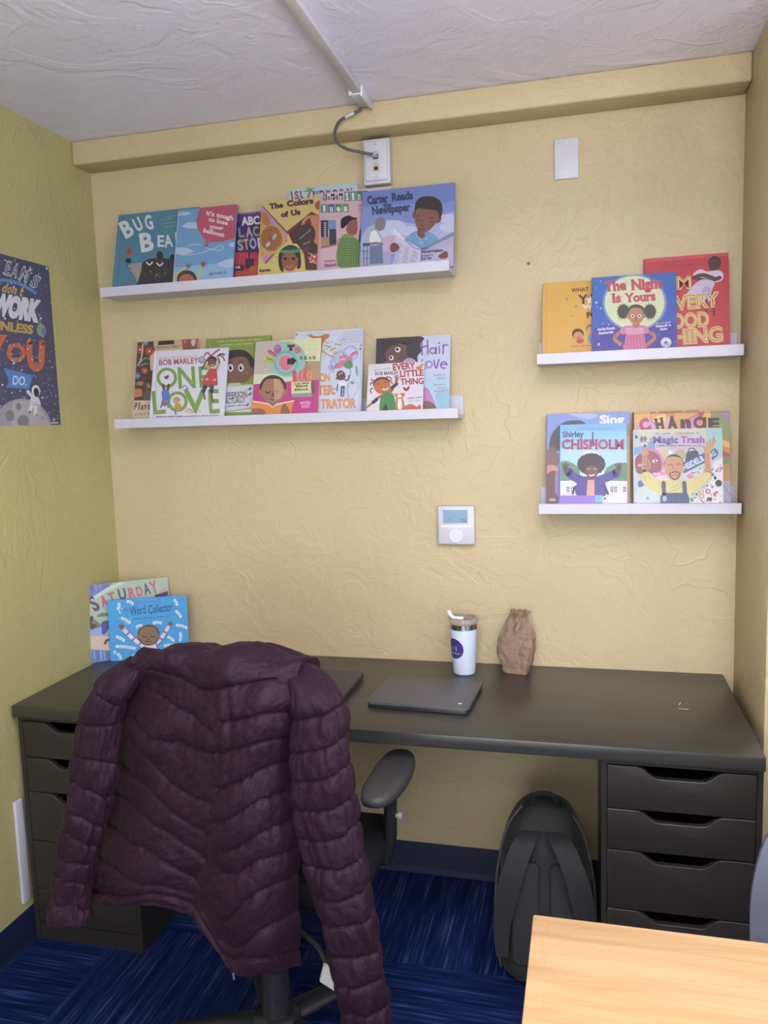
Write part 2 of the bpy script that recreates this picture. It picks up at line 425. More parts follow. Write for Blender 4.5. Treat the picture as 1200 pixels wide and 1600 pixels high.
# ------------------------------------------------------------------ the room
XL, XR, ZC, YR, XFAR, YJ = -0.0127, 2.029, 2.445, -4.6, 3.5, -0.425
b = bmesh.new(); box(b, XL-0.1, XFAR+0.1, YR-0.1, 0.1, -0.1, 0.0); struct('floor', b, M_CARPET)
b = bmesh.new(); box(b, XL-0.1, XFAR+0.1, YR-0.1, 0.1, ZC, ZC+0.1); struct('ceiling', b, M_CEIL)
b = bmesh.new(); box(b, XL-0.1, XFAR+0.1, 0.0, 0.1, 0, ZC); struct('wall_back', b, M_WALL)
b = bmesh.new(); box(b, XL-0.1, XL, YR, 0.0, 0, ZC); struct('wall_left', b, M_WALL_L)
b = bmesh.new(); box(b, XR, XFAR, YJ, 0.0, 0, ZC, 0.006, 2); struct('wall_right', b, M_WALL, smooth=30)
b = bmesh.new()
box(b, XFAR, XFAR+0.1, YR, -3.5, 0, ZC); box(b, XFAR, XFAR+0.1, -1.6, YJ, 0, ZC); box(b, XFAR, XFAR+0.1, -3.5, -1.6, 0, 0.8); box(b, XFAR, XFAR+0.1, -3.5, -1.6, 2.1, ZC)
struct('wall_far_right', b, M_REAR)
WX0, WX1, WZ0, WZ1 = 0.75, 2.75, 0.8, 2.1
b = bmesh.new()
box(b, XL, WX0, YR-0.1, YR, 0, ZC); box(b, WX1, XFAR, YR-0.1, YR, 0, ZC); box(b, WX0, WX1, YR-0.1, YR, 0, WZ0); box(b, WX0, WX1, YR-0.1, YR, WZ1, ZC)
struct('wall_rear', b, M_REAR)
b = bmesh.new()
for x0, x1, z0, z1 in ((WX0, WX0+0.05, WZ0, WZ1), (WX1-0.05, WX1, WZ0, WZ1), (WX0+0.05, WX1-0.05, WZ0, WZ0+0.05), (WX0+0.05, WX1-0.05, WZ1-0.05, WZ1), (1.73, 1.77, WZ0+0.05, WZ1-0.05)):
    box(b, x0, x1, YR-0.08, YR-0.02, z0, z1)
wf = struct('window_1', b, M_WHITE)
gl = plain('window_glass', (0.95, 0.97, 1.0), 0.02); gl.node_tree.nodes['Principled BSDF'].inputs['Transmission Weight'].default_value = 1.0
b = bmesh.new(); box(b, WX0+0.05, WX1-0.05, YR-0.052, YR-0.048, WZ0+0.05, WZ1-0.05); g_ = link('window_pane', b, gl, wf, 0); g_['kind'] = 'structure'
b = bmesh.new()
for y0, y1, z0, z1 in ((-3.5, -3.45, 0.8, 2.1), (-1.65, -1.6, 0.8, 2.1), (-3.45, -1.65, 0.8, 0.85), (-3.45, -1.65, 2.05, 2.1), (-2.57, -2.53, 0.85, 2.05)):
    box(b, XFAR+0.02, XFAR+0.08, y0, y1, z0, z1)
wf2 = struct('added_window_2', b, M_WHITE)  # unseen window, added so light reaches the left wall
b = bmesh.new(); box(b, XFAR+0.048, XFAR+0.052, -3.45, -1.65, 0.85, 2.05); g_ = link('window_pane', b, gl, wf2, 0); g_['kind'] = 'structure'
# painted beam along the top of the back wall
b = bmesh.new(); box(b, XL, XR, -0.10, 0.0, 2.371, ZC, 0.007, 3); struct('trim_1', b, M_WALL, smooth=30)
# cove base
def cove(name, p0, p1, nrm):
    b = bmesh.new(); d = (Vector(p1) - Vector(p0)); L = d.length; d.normalize(); nv = Vector(nrm)
    prof = [(0, 0.0), (0.018, 0.0), (0.012, 0.006), (0.006, 0.02), (0.005, 0.098), (0.002, 0.102), (0, 0.102)]
    A = [b.verts.new(Vector(p0) + nv*a + Vector((0, 0, z))) for a, z in prof]; B = [b.verts.new(Vector(p1) + nv*a + Vector((0, 0, z))) for a, z in prof]
    for i in range(len(prof)-1): b.faces.new((A[i], B[i], B[i+1], A[i+1]))
    b.faces.new(A[::-1]); b.faces.new(B); bmesh.ops.recalc_face_normals(b, faces=b.faces[:])
    struct(name, b, M_NAVY, smooth=50)
cove('baseboard_back', (XL, 0, 0), (XR, 0, 0), (0, -1, 0))
cove('baseboard_left', (XL, 0, 0), (XL, YR, 0), (1, 0, 0))

# unseen hanging lamps, their form added to wash the ceiling with light
M_DIFF = plain('added_lamp_diffuser', (0.9, 0.9, 0.88), 0.6)
M_DIFF.node_tree.nodes['Principled BSDF'].inputs['Emission Color'].default_value = (1, 0.95, 0.86, 1)
M_DIFF.node_tree.nodes['Principled BSDF'].inputs['Emission Strength'].default_value = 1.2
for y, lab in ((-1.75, 'added white hanging lamp above the maple table, out of view'), (-3.4, 'added white hanging lamp nearest the rear window, out of view')):
    t = thing('added_pendant_lamp', lab, 'added pendant lamp', (1.7, y, 2.085), group='added hanging lamps')
    b = bmesh.new(); box(b, -0.61, 0.61, -0.13, 0.13, -0.03, 0.03, 0.006, 2); link('housing', b, M_WHITE, t, 30)
    b = bmesh.new(); box(b, -0.58, 0.58, -0.11, 0.11, -0.034, -0.0302); link('diffuser', b, M_DIFF, t, 0)
    for x in (-0.5, 0.5): b = bmesh.new(); tube(b, [(x, 0, 0.03), (x, 0, ZC-2.085)], 0.002, 6); link('suspension_wire', b, M_CHROME, t)
# ------------------------------------------------------------------ desk: two drawer units and one long top
b = bmesh.new(); box(b, 0, 2.0, -0.60, -0.003, 0.700, 0.734, 0.0012, 2)
o = link('desktop', b, M_DESK, None, 30); tag(o, 'long black-brown wooden desktop spanning the alcove on two drawer units', 'desktop')

ZT = [0.681, 0.571, 0.466, 0.314, 0.162, 0.056]
def drawer_front(z1, z0, w=0.331):
    """front panel whose top edge dips in a shallow wave at the middle"""
    top = []
    for i in range(61):
        x = -w/2 + w*i/60; a = abs(x)
        s = 0 if a > 0.098 else (1 if a < 0.048 else 0.5 + 0.5*math.cos(math.pi*(a-0.048)/0.05))
        top.append((x, z1 - 0.027*s))
    b = bmesh.new(); prism(b, [(-w/2, z0)] + [(w/2, z0)] + top[::-1], 0, 0.016)
    eg = [e for e in b.edges if all(abs(v.co.y) < 1e-6 for v in e.verts)]
    bmesh.ops.bevel(b, geom=eg, offset=0.0020, segments=3, affect='EDGES', profile=0.5)
    return b
def drawer_unit(x0, label):
    t = thing('drawer_unit', label, 'drawer unit', (x0+0.18, -0.29, 0), group='drawer units under the desk')
    b = bmesh.new(); D2 = 0.29
    box(b, -0.18, -0.1665, -D2, D2, 0, 0.70, 0.001, 1); box(b, 0.1665, 0.18, -D2, D2, 0, 0.70, 0.001, 1)
    box(b, -0.1665, 0.1665, -D2+0.001, D2, 0.684, 0.699, 0.0, 1)
    box(b, -0.1665, 0.1665, D2-0.012, D2, 0.0, 0.684); box(b, -0.1665, 0.1665, -D2+0.004, -D2+0.018, 0.0, 0.053)
    box(b, -0.1665, 0.1665, -D2+0.03, D2-0.012, 0.04, 0.052)
    link('cabinet', b, M_DRAWER, t, 30)
    for z1, z0 in zip(ZT, ZT[1:]):
        d = link('drawer', drawer_front(z1-0.001, z0+0.0015), M_DRAWER, t, 30, (0, -D2+0.001, 0))
        b = bmesh.new()
        box(b, -0.160, -0.148, 0.0165, 0.54, z0+0.012, z1-0.034); box(b, 0.148, 0.160, 0.0165, 0.54, z0+0.012, z1-0.034)
        box(b, -0.148, 0.148, 0.0165, 0.54, z0+0.012, z0+0.018); box(b, -0.148, 0.148, 0.53, 0.54, z0+0.018, z1-0.034)
        link('drawer_box', b, M_DRAWER_IN, d, 0)
    return t
drawer_unit(0.0, 'black drawer unit against the green wall, partly behind the jacket')
drawer_unit(1.64, 'black drawer unit at the right end of the desk beside the backpack')

# white raceway piece on the left wall beside the drawers
b = bmesh.new(); box(b, XL, XL+0.010, -0.616, -0.584, 0.13, 0.446, 0.003, 2)
o = link('wall_conduit', b, M_WHITE, None, 30); tag(o, 'short white plastic conduit strip upright on the green wall beside the drawers', 'conduit')

# maple table at the right front
t = thing('maple_table', 'pale maple table with squared corner at the right front of the photo', 'table', (2.1, -1.68, 0))
b = bmesh.new(); box(b, -0.575, 0.63, -0.40, 0.392, 0.712, 0.74, 0.003, 2); tt = link('tabletop', b, M_MAPLE, t, 30); 
b = bmesh.new(); box(b, -0.50, 0.555, -0.33, -0.31, 0.64, 0.712); box(b, -0.50, 0.555, 0.30, 0.32, 0.64, 0.712); box(b, -0.50, -0.48, -0.31, 0.30, 0.64, 0.712); box(b, 0.535, 0.555, -0.31, 0.30, 0.64, 0.712)
link('apron', b, M_MAPLE, t, 0)
for x in (-0.535, 0.59):
    for y in (-0.36, 0.352):
        b = bmesh.new(); box(b, x-0.025, x+0.025, y-0.025, y+0.025, 0, 0.712, 0.004, 2); link('leg', b, M_MAPLE, t, 30)

# blue-grey shell chair behind the table, only the back's corner shows
M_SHELL = plain('blue_grey_plastic', (0.115, 0.125, 0.165), 0.42)
t = thing('shell_chair', 'blue-grey plastic chair behind the maple table, cut by the right edge', 'chair', (2.12, -1.06, 0), (0, 0, R(-3)))
b = bmesh.new()
G = []
for i in range(17):
    v = i/16; z = 0.46 + 0.36*v; row = []
    for j in range(25):
        u = -1 + 2*j/24; hw = 0.225*(1 - 0.30*max(0, v-0.35)**2/0.42 - (0.42*(max(0, v-0.72)/0.28)**3))
        row.append((u*hw, 0.045 + 0.05*v - 0.035*(1-u*u), z))
    G.append(row)
def shell(b, G, th):
    F = [[b.verts.new(p) for p in r] for r in G]; Bk = [[b.verts.new((p[0], p[1]+th, p[2])) for p in r] for r in G]
    n, mm = len(G), len(G[0])
    for i in range(n-1):
        for j in range(mm-1):
            b.faces.new((F[i][j], F[i][j+1], F[i+1][j+1], F[i+1][j])); b.faces.new((Bk[i][j], Bk[i+1][j], Bk[i+1][j+1], Bk[i][j+1]))
    for i in range(n-1):
        b.faces.new((F[i][0], F[i+1][0], Bk[i+1][0], Bk[i][0])); b.faces.new((F[i][-1], Bk[i][-1], Bk[i+1][-1], F[i+1][-1]))
    for j in range(mm-1):
        b.faces.new((F[0][j], Bk[0][j], Bk[0][j+1], F[0][j+1])); b.faces.new((F[-1][j], F[-1][j+1], Bk[-1][j+1], Bk[-1][j]))
    bmesh.ops.recalc_face_normals(b, faces=b.faces[:])
shell(b, G, 0.012); link('backrest', b, M_SHELL, t, 50)
b = bmesh.new(); box(b, -0.21, 0.21, -0.37, 0.06, 0.435, 0.46, 0.012, 3); link('seat', b, M_SHELL, t, 50)
for x in (-0.2, 0.2):
    for y in (-0.34, 0.05):
        b = bmesh.new(); tube(b, [(x, y, 0), (x*0.92, y*0.95, 0.436)], 0.011); link('leg', b, M_CHROME, t)

# ------------------------------------------------------------------ office chair
t = thing('office_chair', 'black office chair at the desk, its back under the maroon jacket', 'office chair', (0.892, -0.86, 0))
OC = t
def pad(x0, x1, y0, y1, z0, z1, r):
    b = bmesh.new(); box(b, x0, x1, y0, y1, z0, z1, r, 5); return b
link('seat', pad(-0.19, 0.235, -0.07, 0.31, 0.436, 0.497, 0.028), M_BLACK_SOFT, t, 60)
b = bmesh.new(); G = []
for i in range(19):
    v = i/18; z = 0.56 + 0.46*v; row = []
    for j in range(21):
        u = -1 + 2*j/20; k = 1 - 0.30*max(0, (v-0.80)/0.20)**2.2 - 0.2*max(0, (0.2-v)/0.2)**2
        row.append((u*0.190*k, -0.174 + 0.02*u*u - 0.02*v, z))
    G.append(row)
shell(b, G, 0.024); bmesh.ops.bevel(b, geom=[e for e in b.edges if e.calc_face_angle(0) > 0.9], offset=0.008, segments=3, affect='EDGES', profile=0.5)
link('backrest', b, M_BLACK_SOFT, t, 60)
b = bmesh.new(); tube(b, [(0, -0.18, 0.66), (0, -0.20, 0.56), (0, -0.19, 0.45), (0, -0.10, 0.405), (0, 0.0, 0.405)], 0.026, 12, flat=0.5); link('back_bracket', b, M_BLACK, t)
b = bmesh.new(); box(b, -0.09, 0.09, -0.10, 0.13, 0.385, 0.4365, 0.012, 3); link('tilt_mechanism', b, M_BLACK, t)
b = bmesh.new(); lathe(b, [(0, 0.10), (0.034, 0.10), (0.034, 0.25), (0.022, 0.255), (0.022, 0.386), (0, 0.386)], 24); link('gas_column', b, M_BLACK, t)
M_GLOSS = plain('glossy_black_nylon', (0.016, 0.017, 0.021), 0.28)
b = bmesh.new(); lathe(b, [(0, 0.085), (0.055, 0.085), (0.062, 0.10), (0.055, 0.125), (0.036, 0.135), (0, 0.136)], 28); base = link('star_base', b, M_GLOSS, t, 50)
for k in range(5):
    a = R(52 + 72*k); d = Vector((math.cos(a), math.sin(a), 0))
    b = bmesh.new(); pts = [d*0.04 + Vector((0, 0, 0.108)), d*0.13 + Vector((0, 0, 0.106)), d*0.23 + Vector((0, 0, 0.095)), d*0.31 + Vector((0, 0, 0.078))]
    tube(b, pts, [0.034, 0.030, 0.024, 0.018], 14, flat=0.55, upv=(0, 0, 1)); link('leg', b, M_GLOSS, base, 60)
    c = d*0.30; px = Vector((-d.y, d.x, 0))
    b = bmesh.new()
    for s in (-1, 1):
        q = c + px*0.014*s
        tube(b, [q - px*0.008 + Vector((0, 0, 0.027)), q + px*0.008 + Vector((0, 0, 0.027))], 0.027, 18)
    tube(b, [c + Vector((0, 0, 0.03)), c + Vector((0, 0, 0.075))], 0.008, 8); link('caster', b, M_BLACK, base, 40)
for s in (-1, 1):
    b = bmesh.new(); P = []
    n = 28
    outl = []
    for k in range(n):
        a = 2*math.pi*k/n; ca, sa = math.cos(a), math.sin(a)
        q = 2.6
        x = 0.050*math.copysign(abs(ca)**(2/q), ca); y = 0.148*math.copysign(abs(sa)**(2/q), sa)
        x -= s*0.006*(y/0.148)**2
        outl.append((x, y))
    lay = [(0.80, -0.026), (0.97, -0.022), (1.0, -0.013), (0.99, -0.006), (0.93, -0.001), (0.80, 0.0025), (0.5, 0.003)]
    rr = [[b.verts.new((x*f_, y*(1-(1-f_)*0.45), z)) for x, y in outl] for f_, z in lay]
    for A, B in zip(rr, rr[1:]):
        for k in range(n): b.faces.new((A[k], A[(k+1) % n], B[(k+1) % n], B[k]))
    b.faces.new(rr[0][::-1]); b.faces.new(rr[-1])
    arm = link('armrest', b, M_ARM, t, 60, (s*0.243, 0.207, 0.652)); arm.rotation_euler = (0, 0, R(-1.5*s))
    b = bmesh.new(); 
    tube(b, [(-s*0.15, 0.0, -0.235), (-s*0.07, 0.0, -0.245), (-s*0.015, 0.0, -0.225), (-s*0.005, 0, -0.17), (0, 0, -0.022)], [0.022, 0.024, 0.026, 0.026, 0.024], 14, flat=0.62, upv=(1, 0, 0))
    post = link('arm_post', b, M_BLACK, arm)
    b = bmesh.new(); tube(b, [(s*0.010, 0, -0.112), (s*0.020, 0, -0.112)], 0.006, 10); tube(b, [(s*0.019, 0, -0.112), (s*0.027, 0, -0.112)], 0.010, 16)
    kn = link('height_knob', b, plain('grey_knob', (0.34, 0.34, 0.36), 0.35), post); kn['label'] = 'round grey knob'
b = bmesh.new(); tube(b, [(0.05, -0.04, 0.405), (0.15, -0.10, 0.385), (0.185, -0.135, 0.365)], 0.006, 8)
lv = link('tilt_lever', b, M_BLACK, t)
b = bmesh.new(); prism(b, [(-0.014, 0.004), (0.004, 0.030), (0.010, 0.022), (0.019, -0.016), (0.019, -0.042), (0.013, -0.049), (0.006, -0.044)], -0.004, 0.004)
lp_ = link('lever_paddle', b, plain('pale_grey_plastic', (0.52, 0.50, 0.46), 0.45), lv, 40, (0.186, -0.145, 0.352)); lp_.rotation_euler = (R(8), R(-22), R(20)); lp_.scale = (1.3, 1.0, 1.25); lp_['label'] = 'pale grey lever paddle'

# ------------------------------------------------------------------ quilted jacket hung over the chair back
TORSO=[[[0.714,-1.085,1.048],[0.77,-1.095,1.063],[0.829,-1.1,1.068],[0.901,-1.105,1.07],[0.965,-1.1,1.065],[1.022,-1.095,1.058],[1.074,-1.085,1.048]],[[0.664,-1.065,0.987],[0.766,-1.108,1.007],[0.839,-1.125,1.012],[0.903,-1.13,1.012],[0.966,-1.135,1.025],[1.023,-1.13,1.036],[1.066,-1.095,1.019]],[[0.655,-1.06,0.916],[0.758,-1.103,0.928],[0.834,-1.125,0.931],[0.906,-1.14,0.937],[0.969,-1.15,0.963],[1.02,-1.145,0.982],[1.063,-1.1,0.976]],[[0.63,-1.05,0.814],[0.733,-1.098,0.83],[0.818,-1.12,0.836],[0.905,-1.145,0.852],[0.969,-1.16,0.877],[1.017,-1.15,0.892],[1.054,-1.095,0.881]],[[0.592,-1.045,0.696],[0.709,-1.103,0.717],[0.792,-1.12,0.726],[0.882,-1.14,0.74],[0.963,-1.165,0.771],[1.016,-1.155,0.788],[1.053,-1.09,0.771]],[[0.553,-1.04,0.59],[0.676,-1.103,0.625],[0.769,-1.12,0.653],[0.857,-1.125,0.652],[0.949,-1.16,0.65],[1.01,-1.155,0.661],[1.05,-1.085,0.635]],[[0.527,-1.035,0.509],[0.653,-1.098,0.558],[0.755,-1.115,0.593],[0.837,-1.11,0.575],[0.936,-1.145,0.539],[1.002,-1.15,0.552],[1.048,-1.08,0.518]],[[0.52,-1.035,0.467],[0.635,-1.088,0.514],[0.749,-1.11,0.545],[0.824,-1.105,0.518],[0.921,-1.125,0.439],[0.986,-1.13,0.449],[1.046,-1.07,0.423]]]
TORSO_SEAMS=[[[2.57,0.97],[3.87,0.93],[5.33,0.77]],[[3.43,1.87],[4.5,2.0],[5.4,1.97],[6.0,1.97]],[[3.13,2.57],[4.4,2.63],[5.57,2.6],[6.0,2.6]],[[3.17,3.33],[4.5,3.27],[5.63,3.13],[6.0,3.13]],[[3.33,3.97],[4.5,3.8],[5.7,3.7],[6.0,3.67]],[[3.6,4.53],[4.63,4.37],[5.7,4.2],[6.0,4.2]],[[3.73,4.97],[4.73,4.77],[5.73,4.63],[6.0,4.57]],[[3.23,6.5],[4.3,5.4],[5.57,5.1],[6.0,5.0]],[[3.67,6.67],[4.77,6.07],[5.63,5.8],[6.0,5.7]],[[3.67,6.97],[4.3,6.6],[5.17,6.67],[6.0,6.6]],[[2.57,0.97],[1.77,0.7],[0.97,0.53]],[[3.07,2.0],[2.2,1.7],[1.1,1.37]],[[3.03,2.57],[2.13,2.4],[1.0,2.33],[0.3,2.0]],[[3.07,3.63],[1.73,3.2],[0.97,2.8],[0.37,2.5]],[[3.07,4.27],[1.87,3.67],[0.77,3.3],[0.2,3.1]],[[3.13,4.93],[1.8,4.17],[0.5,3.73],[0.17,3.67]],[[3.1,5.73],[2.33,5.3],[1.27,4.63],[0.13,4.33]],[[2.93,6.23],[1.63,5.97],[0.87,5.3],[0.13,5.07]],[[0.1,6.33],[0.77,6.4],[1.83,6.43],[2.6,6.5],[3.13,6.7],[3.67,6.97]]]
LEFT_SLEEVE=[[[0.6925,-1.055,1.038],[0.0285,0.0,0.005]],[[0.6865,-1.085,1.024],[0.0435,0.0,0.007]],[[0.6765,-1.105,0.9925],[0.0455,0.0,0.0045]],[[0.6495,-1.105,0.942],[0.0485,0.0,0.003]],[[0.6315,-1.105,0.8795],[0.0495,0.0,0.0035]],[[0.6175,-1.105,0.8025],[0.0515,0.0,0.0045]],[[0.597,-1.105,0.724],[0.051,0.0,0.002]],[[0.564,-1.105,0.6175],[0.045,0.0,0.0015]],[[0.543,-1.105,0.539],[0.044,0.0,0.001]],[[0.534,-1.105,0.4815],[0.051,0.0,0.0015]]]
LEFT_SEAMS=[[1.62,2.25,2.57],[3.25,3.29,3.35],[4.37,4.34,4.6],[5.0,5.18,5.56],[5.68,5.96,6.25],[6.25,6.46,6.63],[6.87,6.96,7.02],[7.42,7.48,7.59],[8.19,8.31,8.49]]
RIGHT_SLEEVE=[[[1.0655,-1.055,1.044],[0.0315,0.0,-0.002]],[[1.093,-1.09,1.0345],[0.043,0.0,-0.0025]],[[1.114,-1.115,1.0075],[0.049,0.0,0.0015]],[[1.122,-1.115,0.9655],[0.056,0.0,0.0055]],[[1.12,-1.115,0.885],[0.061,0.0,0.008]],[[1.1255,-1.115,0.791],[0.0615,0.0,0.006]],[[1.134,-1.115,0.7075],[0.062,0.0,0.0035]],[[1.1495,-1.115,0.626],[0.0605,0.0,0.003]],[[1.167,-1.115,0.5415],[0.056,0.0,0.0045]],[[1.1795,-1.115,0.4435],[0.0555,0.0,0.0055]],[[1.1955,-1.115,0.355],[0.0465,0.0,0.008]],[[1.2085,-1.115,0.293],[0.0425,0.0,0.011]]]
RIGHT_SEAMS=[[2.83,2.75,2.37],[3.69,3.65,3.43],[4.32,4.28,4.08],[4.9,4.9,4.76],[5.56,5.6,5.36],[6.15,6.28,6.08],[6.94,7.02,6.78],[7.6,7.64,7.46],[8.3,8.34,8.23],[8.87,8.91,8.76],[9.51,9.57,9.46],[10.21,10.3,10.19]]

def cmr(t, n):
    i = min(int(t), n-2); f = t-i; w_ = np.zeros(n)
    c = (-.5*f+f*f-.5*f**3, 1-2.5*f*f+1.5*f**3, .5*f+2*f*f-1.5*f**3, -.5*f*f+.5*f**3)
    for k, cc in zip((i-1, i, i+1, i+2), c):
        if k < 0: w_[0] += 2*cc; w_[1] -= cc
        elif k >= n: w_[n-1] += 2*cc; w_[n-2] -= cc
        else: w_[k] += cc
    return w_
def seg_dist(P, poly):
    """distance of points P (...,2) to a polyline"""
    best = np.full(P.shape[:-1], 1e9)
    for a, c in zip(poly, poly[1:]):
        a = np.array(a); d = np.array(c) - a; t_ = np.clip(((P - a) @ d)/(d @ d), 0, 1)
        best = np.minimum(best, np.linalg.norm(P - (a + t_[..., None]*d), axis=-1))
    return best
def vnoise(P, seed=0.0):
    return np.array([noise.noise(Vector((p[0]+seed, p[1]-seed, p[2]+2*seed))) for p in P.reshape(-1, 3)]).reshape(P.shape[:-1])
def jacket_cloth():
    mt, n, l, b = newmat('maroon_quilted_nylon')
    tc = n.new('ShaderNodeTexCoord')
    t1 = node(n, 'ShaderNodeTexNoise', Scale=38.0, Detail=4.0, Roughness=0.55, Distortion=0.8); l.new(tc.outputs['Object'], t1.inputs['Vector'])
    t2 = node(n, 'ShaderNodeTexNoise', Scale=900.0, Detail=1.0); l.new(tc.outputs['Object'], t2.inputs['Vector'])
    bp = node(n, 'ShaderNodeBump', Strength=0.45, Distance=0.008); l.new(t1.outputs['Fac'], bp.inputs['Height'])
    bp2 = node(n, 'ShaderNodeBump', Strength=0.15, Distance=0.0006); l.new(t2.outputs['Fac'], bp2.inputs['Height']); l.new(bp.outputs[0], bp2.inputs['Normal'])
    l.new(bp2.outputs[0], b.inputs['Normal'])
    b.inputs['Base Color'].default_value = (0.0165, 0.0052, 0.0128, 1); b.inputs['Roughness'].default_value = 0.62
    b.inputs['Specular IOR Level'].default_value = 0.18; b.inputs['Sheen Weight'].default_value = 0.04; b.inputs['Sheen Roughness'].default_value = 0.4
    b.inputs['Sheen Tint'].default_value = (0.75, 0.45, 0.6, 1)
    return mt
M_JACKET = jacket_cloth()
def grid_mesh(b, P, closed_u=False):
    nv, nu = P.shape[:2]
    V = [[b.verts.new(P[i, j]) for j in range(nu)] for i in range(nv)]
    for i in range(nv-1):
        for j in range(nu if closed_u else nu-1):
            k = (j+1) % nu
            f = b.faces.new((V[i][j], V[i+1][j], V[i+1][k], V[i][k])); f.smooth = True
    return V
def normals(P):
    du = np.gradient(P, axis=1); dv = np.gradient(P, axis=0); n_ = np.cross(dv, du); return n_/np.maximum(np.linalg.norm(n_, axis=-1, keepdims=True), 1e-9)
def pillow(d, A, s): return A*(1 - np.exp(-d/s))

JK = thing('puffer_jacket', 'maroon quilted puffer jacket hung over the back of the office chair', 'jacket', (0, 0, 0))
def make_body():
    T = np.array(TORSO); nc = 7
    # rows that go over the top of the chair back and down its far side (fronts of the jacket)
    far = []
    for y, dz, sc in ((-0.938, -0.40, 0.98), (-0.938, -0.20, 0.98), (-0.950, -0.055, 0.98), (-1.018, 0.004, 0.99)):
        r = T[0].copy(); cx = r[:, 0].mean(); r[:, 0] = cx + (r[:, 0]-cx)*sc; r[:, 1] = y; r[:, 2] += dz; far.append(r)
    full = np.concatenate([np.array(far), T]); nr = len(full); off = len(far)
    us = np.linspace(0, nc-1, 230); vsn = np.linspace(0, nr-1, 360)
    P = np.einsum('vi,uj,ijk->vuk', np.array([cmr(t_, nr) for t_ in vsn]), np.array([cmr(t_, nc) for t_ in us]), full)
    # metric chart (metres) for distances to the quilting seams
    uu, vv = np.meshgrid(us*0.068, (vsn-off)*0.083); Q = np.stack([uu, vv], -1)
    d = np.full(P.shape[:2], 1e9); ids = np.zeros(P.shape[:2])
    for s in TORSO_SEAMS:
        d = np.minimum(d, seg_dist(Q, [(a*0.068, c*0.083) for a, c in s]))
    for k in range(1, 5): d = np.minimum(d, seg_dist(Q, [(0, -0.083*k*0.9), (0.41, -0.083*k*0.9)]))
    N = normals(P)
    if N[290, 115, 1] > 0: N = -N
    h = pillow(d, 0.0068, 0.0085) - 0.0036*np.exp(-(d/0.0024)**2)
    # gathers running away from the stitching, and broad slack folds
    W1 = vnoise(np.stack([uu*70, vv*16, 0*uu], -1), 3.1); W2 = vnoise(np.stack([uu*11 + vv*5, vv*9, 0*uu], -1), 7.7); W3 = vnoise(np.stack([uu*30, vv*30, 0*uu], -1), 1.3)
    h = h + 0.0034*W1*np.exp(-d/0.016) + 0.018*W2 + 0.0035*W3 + 0.0016*vnoise(np.stack([uu*85+vv*40, vv*70, 0*uu], -1), 5.5)
    fold = np.exp(-((uu - 0.225 - 0.03*np.sin(vv*9))/0.012)**2)*np.clip(vv/0.1, 0, 1)
    lf = np.clip((0.232 + 0.02*np.sin(vv*9) - uu)/0.035, 0, 1); h = h - 0.006*fold - 0.011*lf*lf*(3-2*lf)*np.clip(vv/0.08, 0, 1)*np.clip((0.50-vv)/0.1, 0, 1)
    P = P + N*h[..., None]
    b = bmesh.new(); V = grid_mesh(b, P)
    # inner lining, joined round the rim
    I = P - N*0.016; V2 = [[b.verts.new(I[i, j]) for j in range(I.shape[1])] for i in range(I.shape[0])]
    nv, nu = I.shape[:2]
    for i in range(nv-1):
        for j in range(nu-1): b.faces.new((V2[i][j], V2[i][j+1], V2[i+1][j+1], V2[i+1][j]))
    for i in range(nv-1):
        b.faces.new((V[i][0], V2[i][0], V2[i+1][0], V[i+1][0])); b.faces.new((V[i][-1], V[i+1][-1], V2[i+1][-1], V2[i][-1]))
    for j in range(nu-1):
        b.faces.new((V[0][j], V[0][j+1], V2[0][j+1], V2[0][j])); b.faces.new((V[-1][j], V2[-1][j], V2[-1][j+1], V[-1][j+1]))
    bmesh.ops.recalc_face_normals(b, faces=b.faces[:])
    return link('body', b, M_JACKET, JK, 80)
make_body()
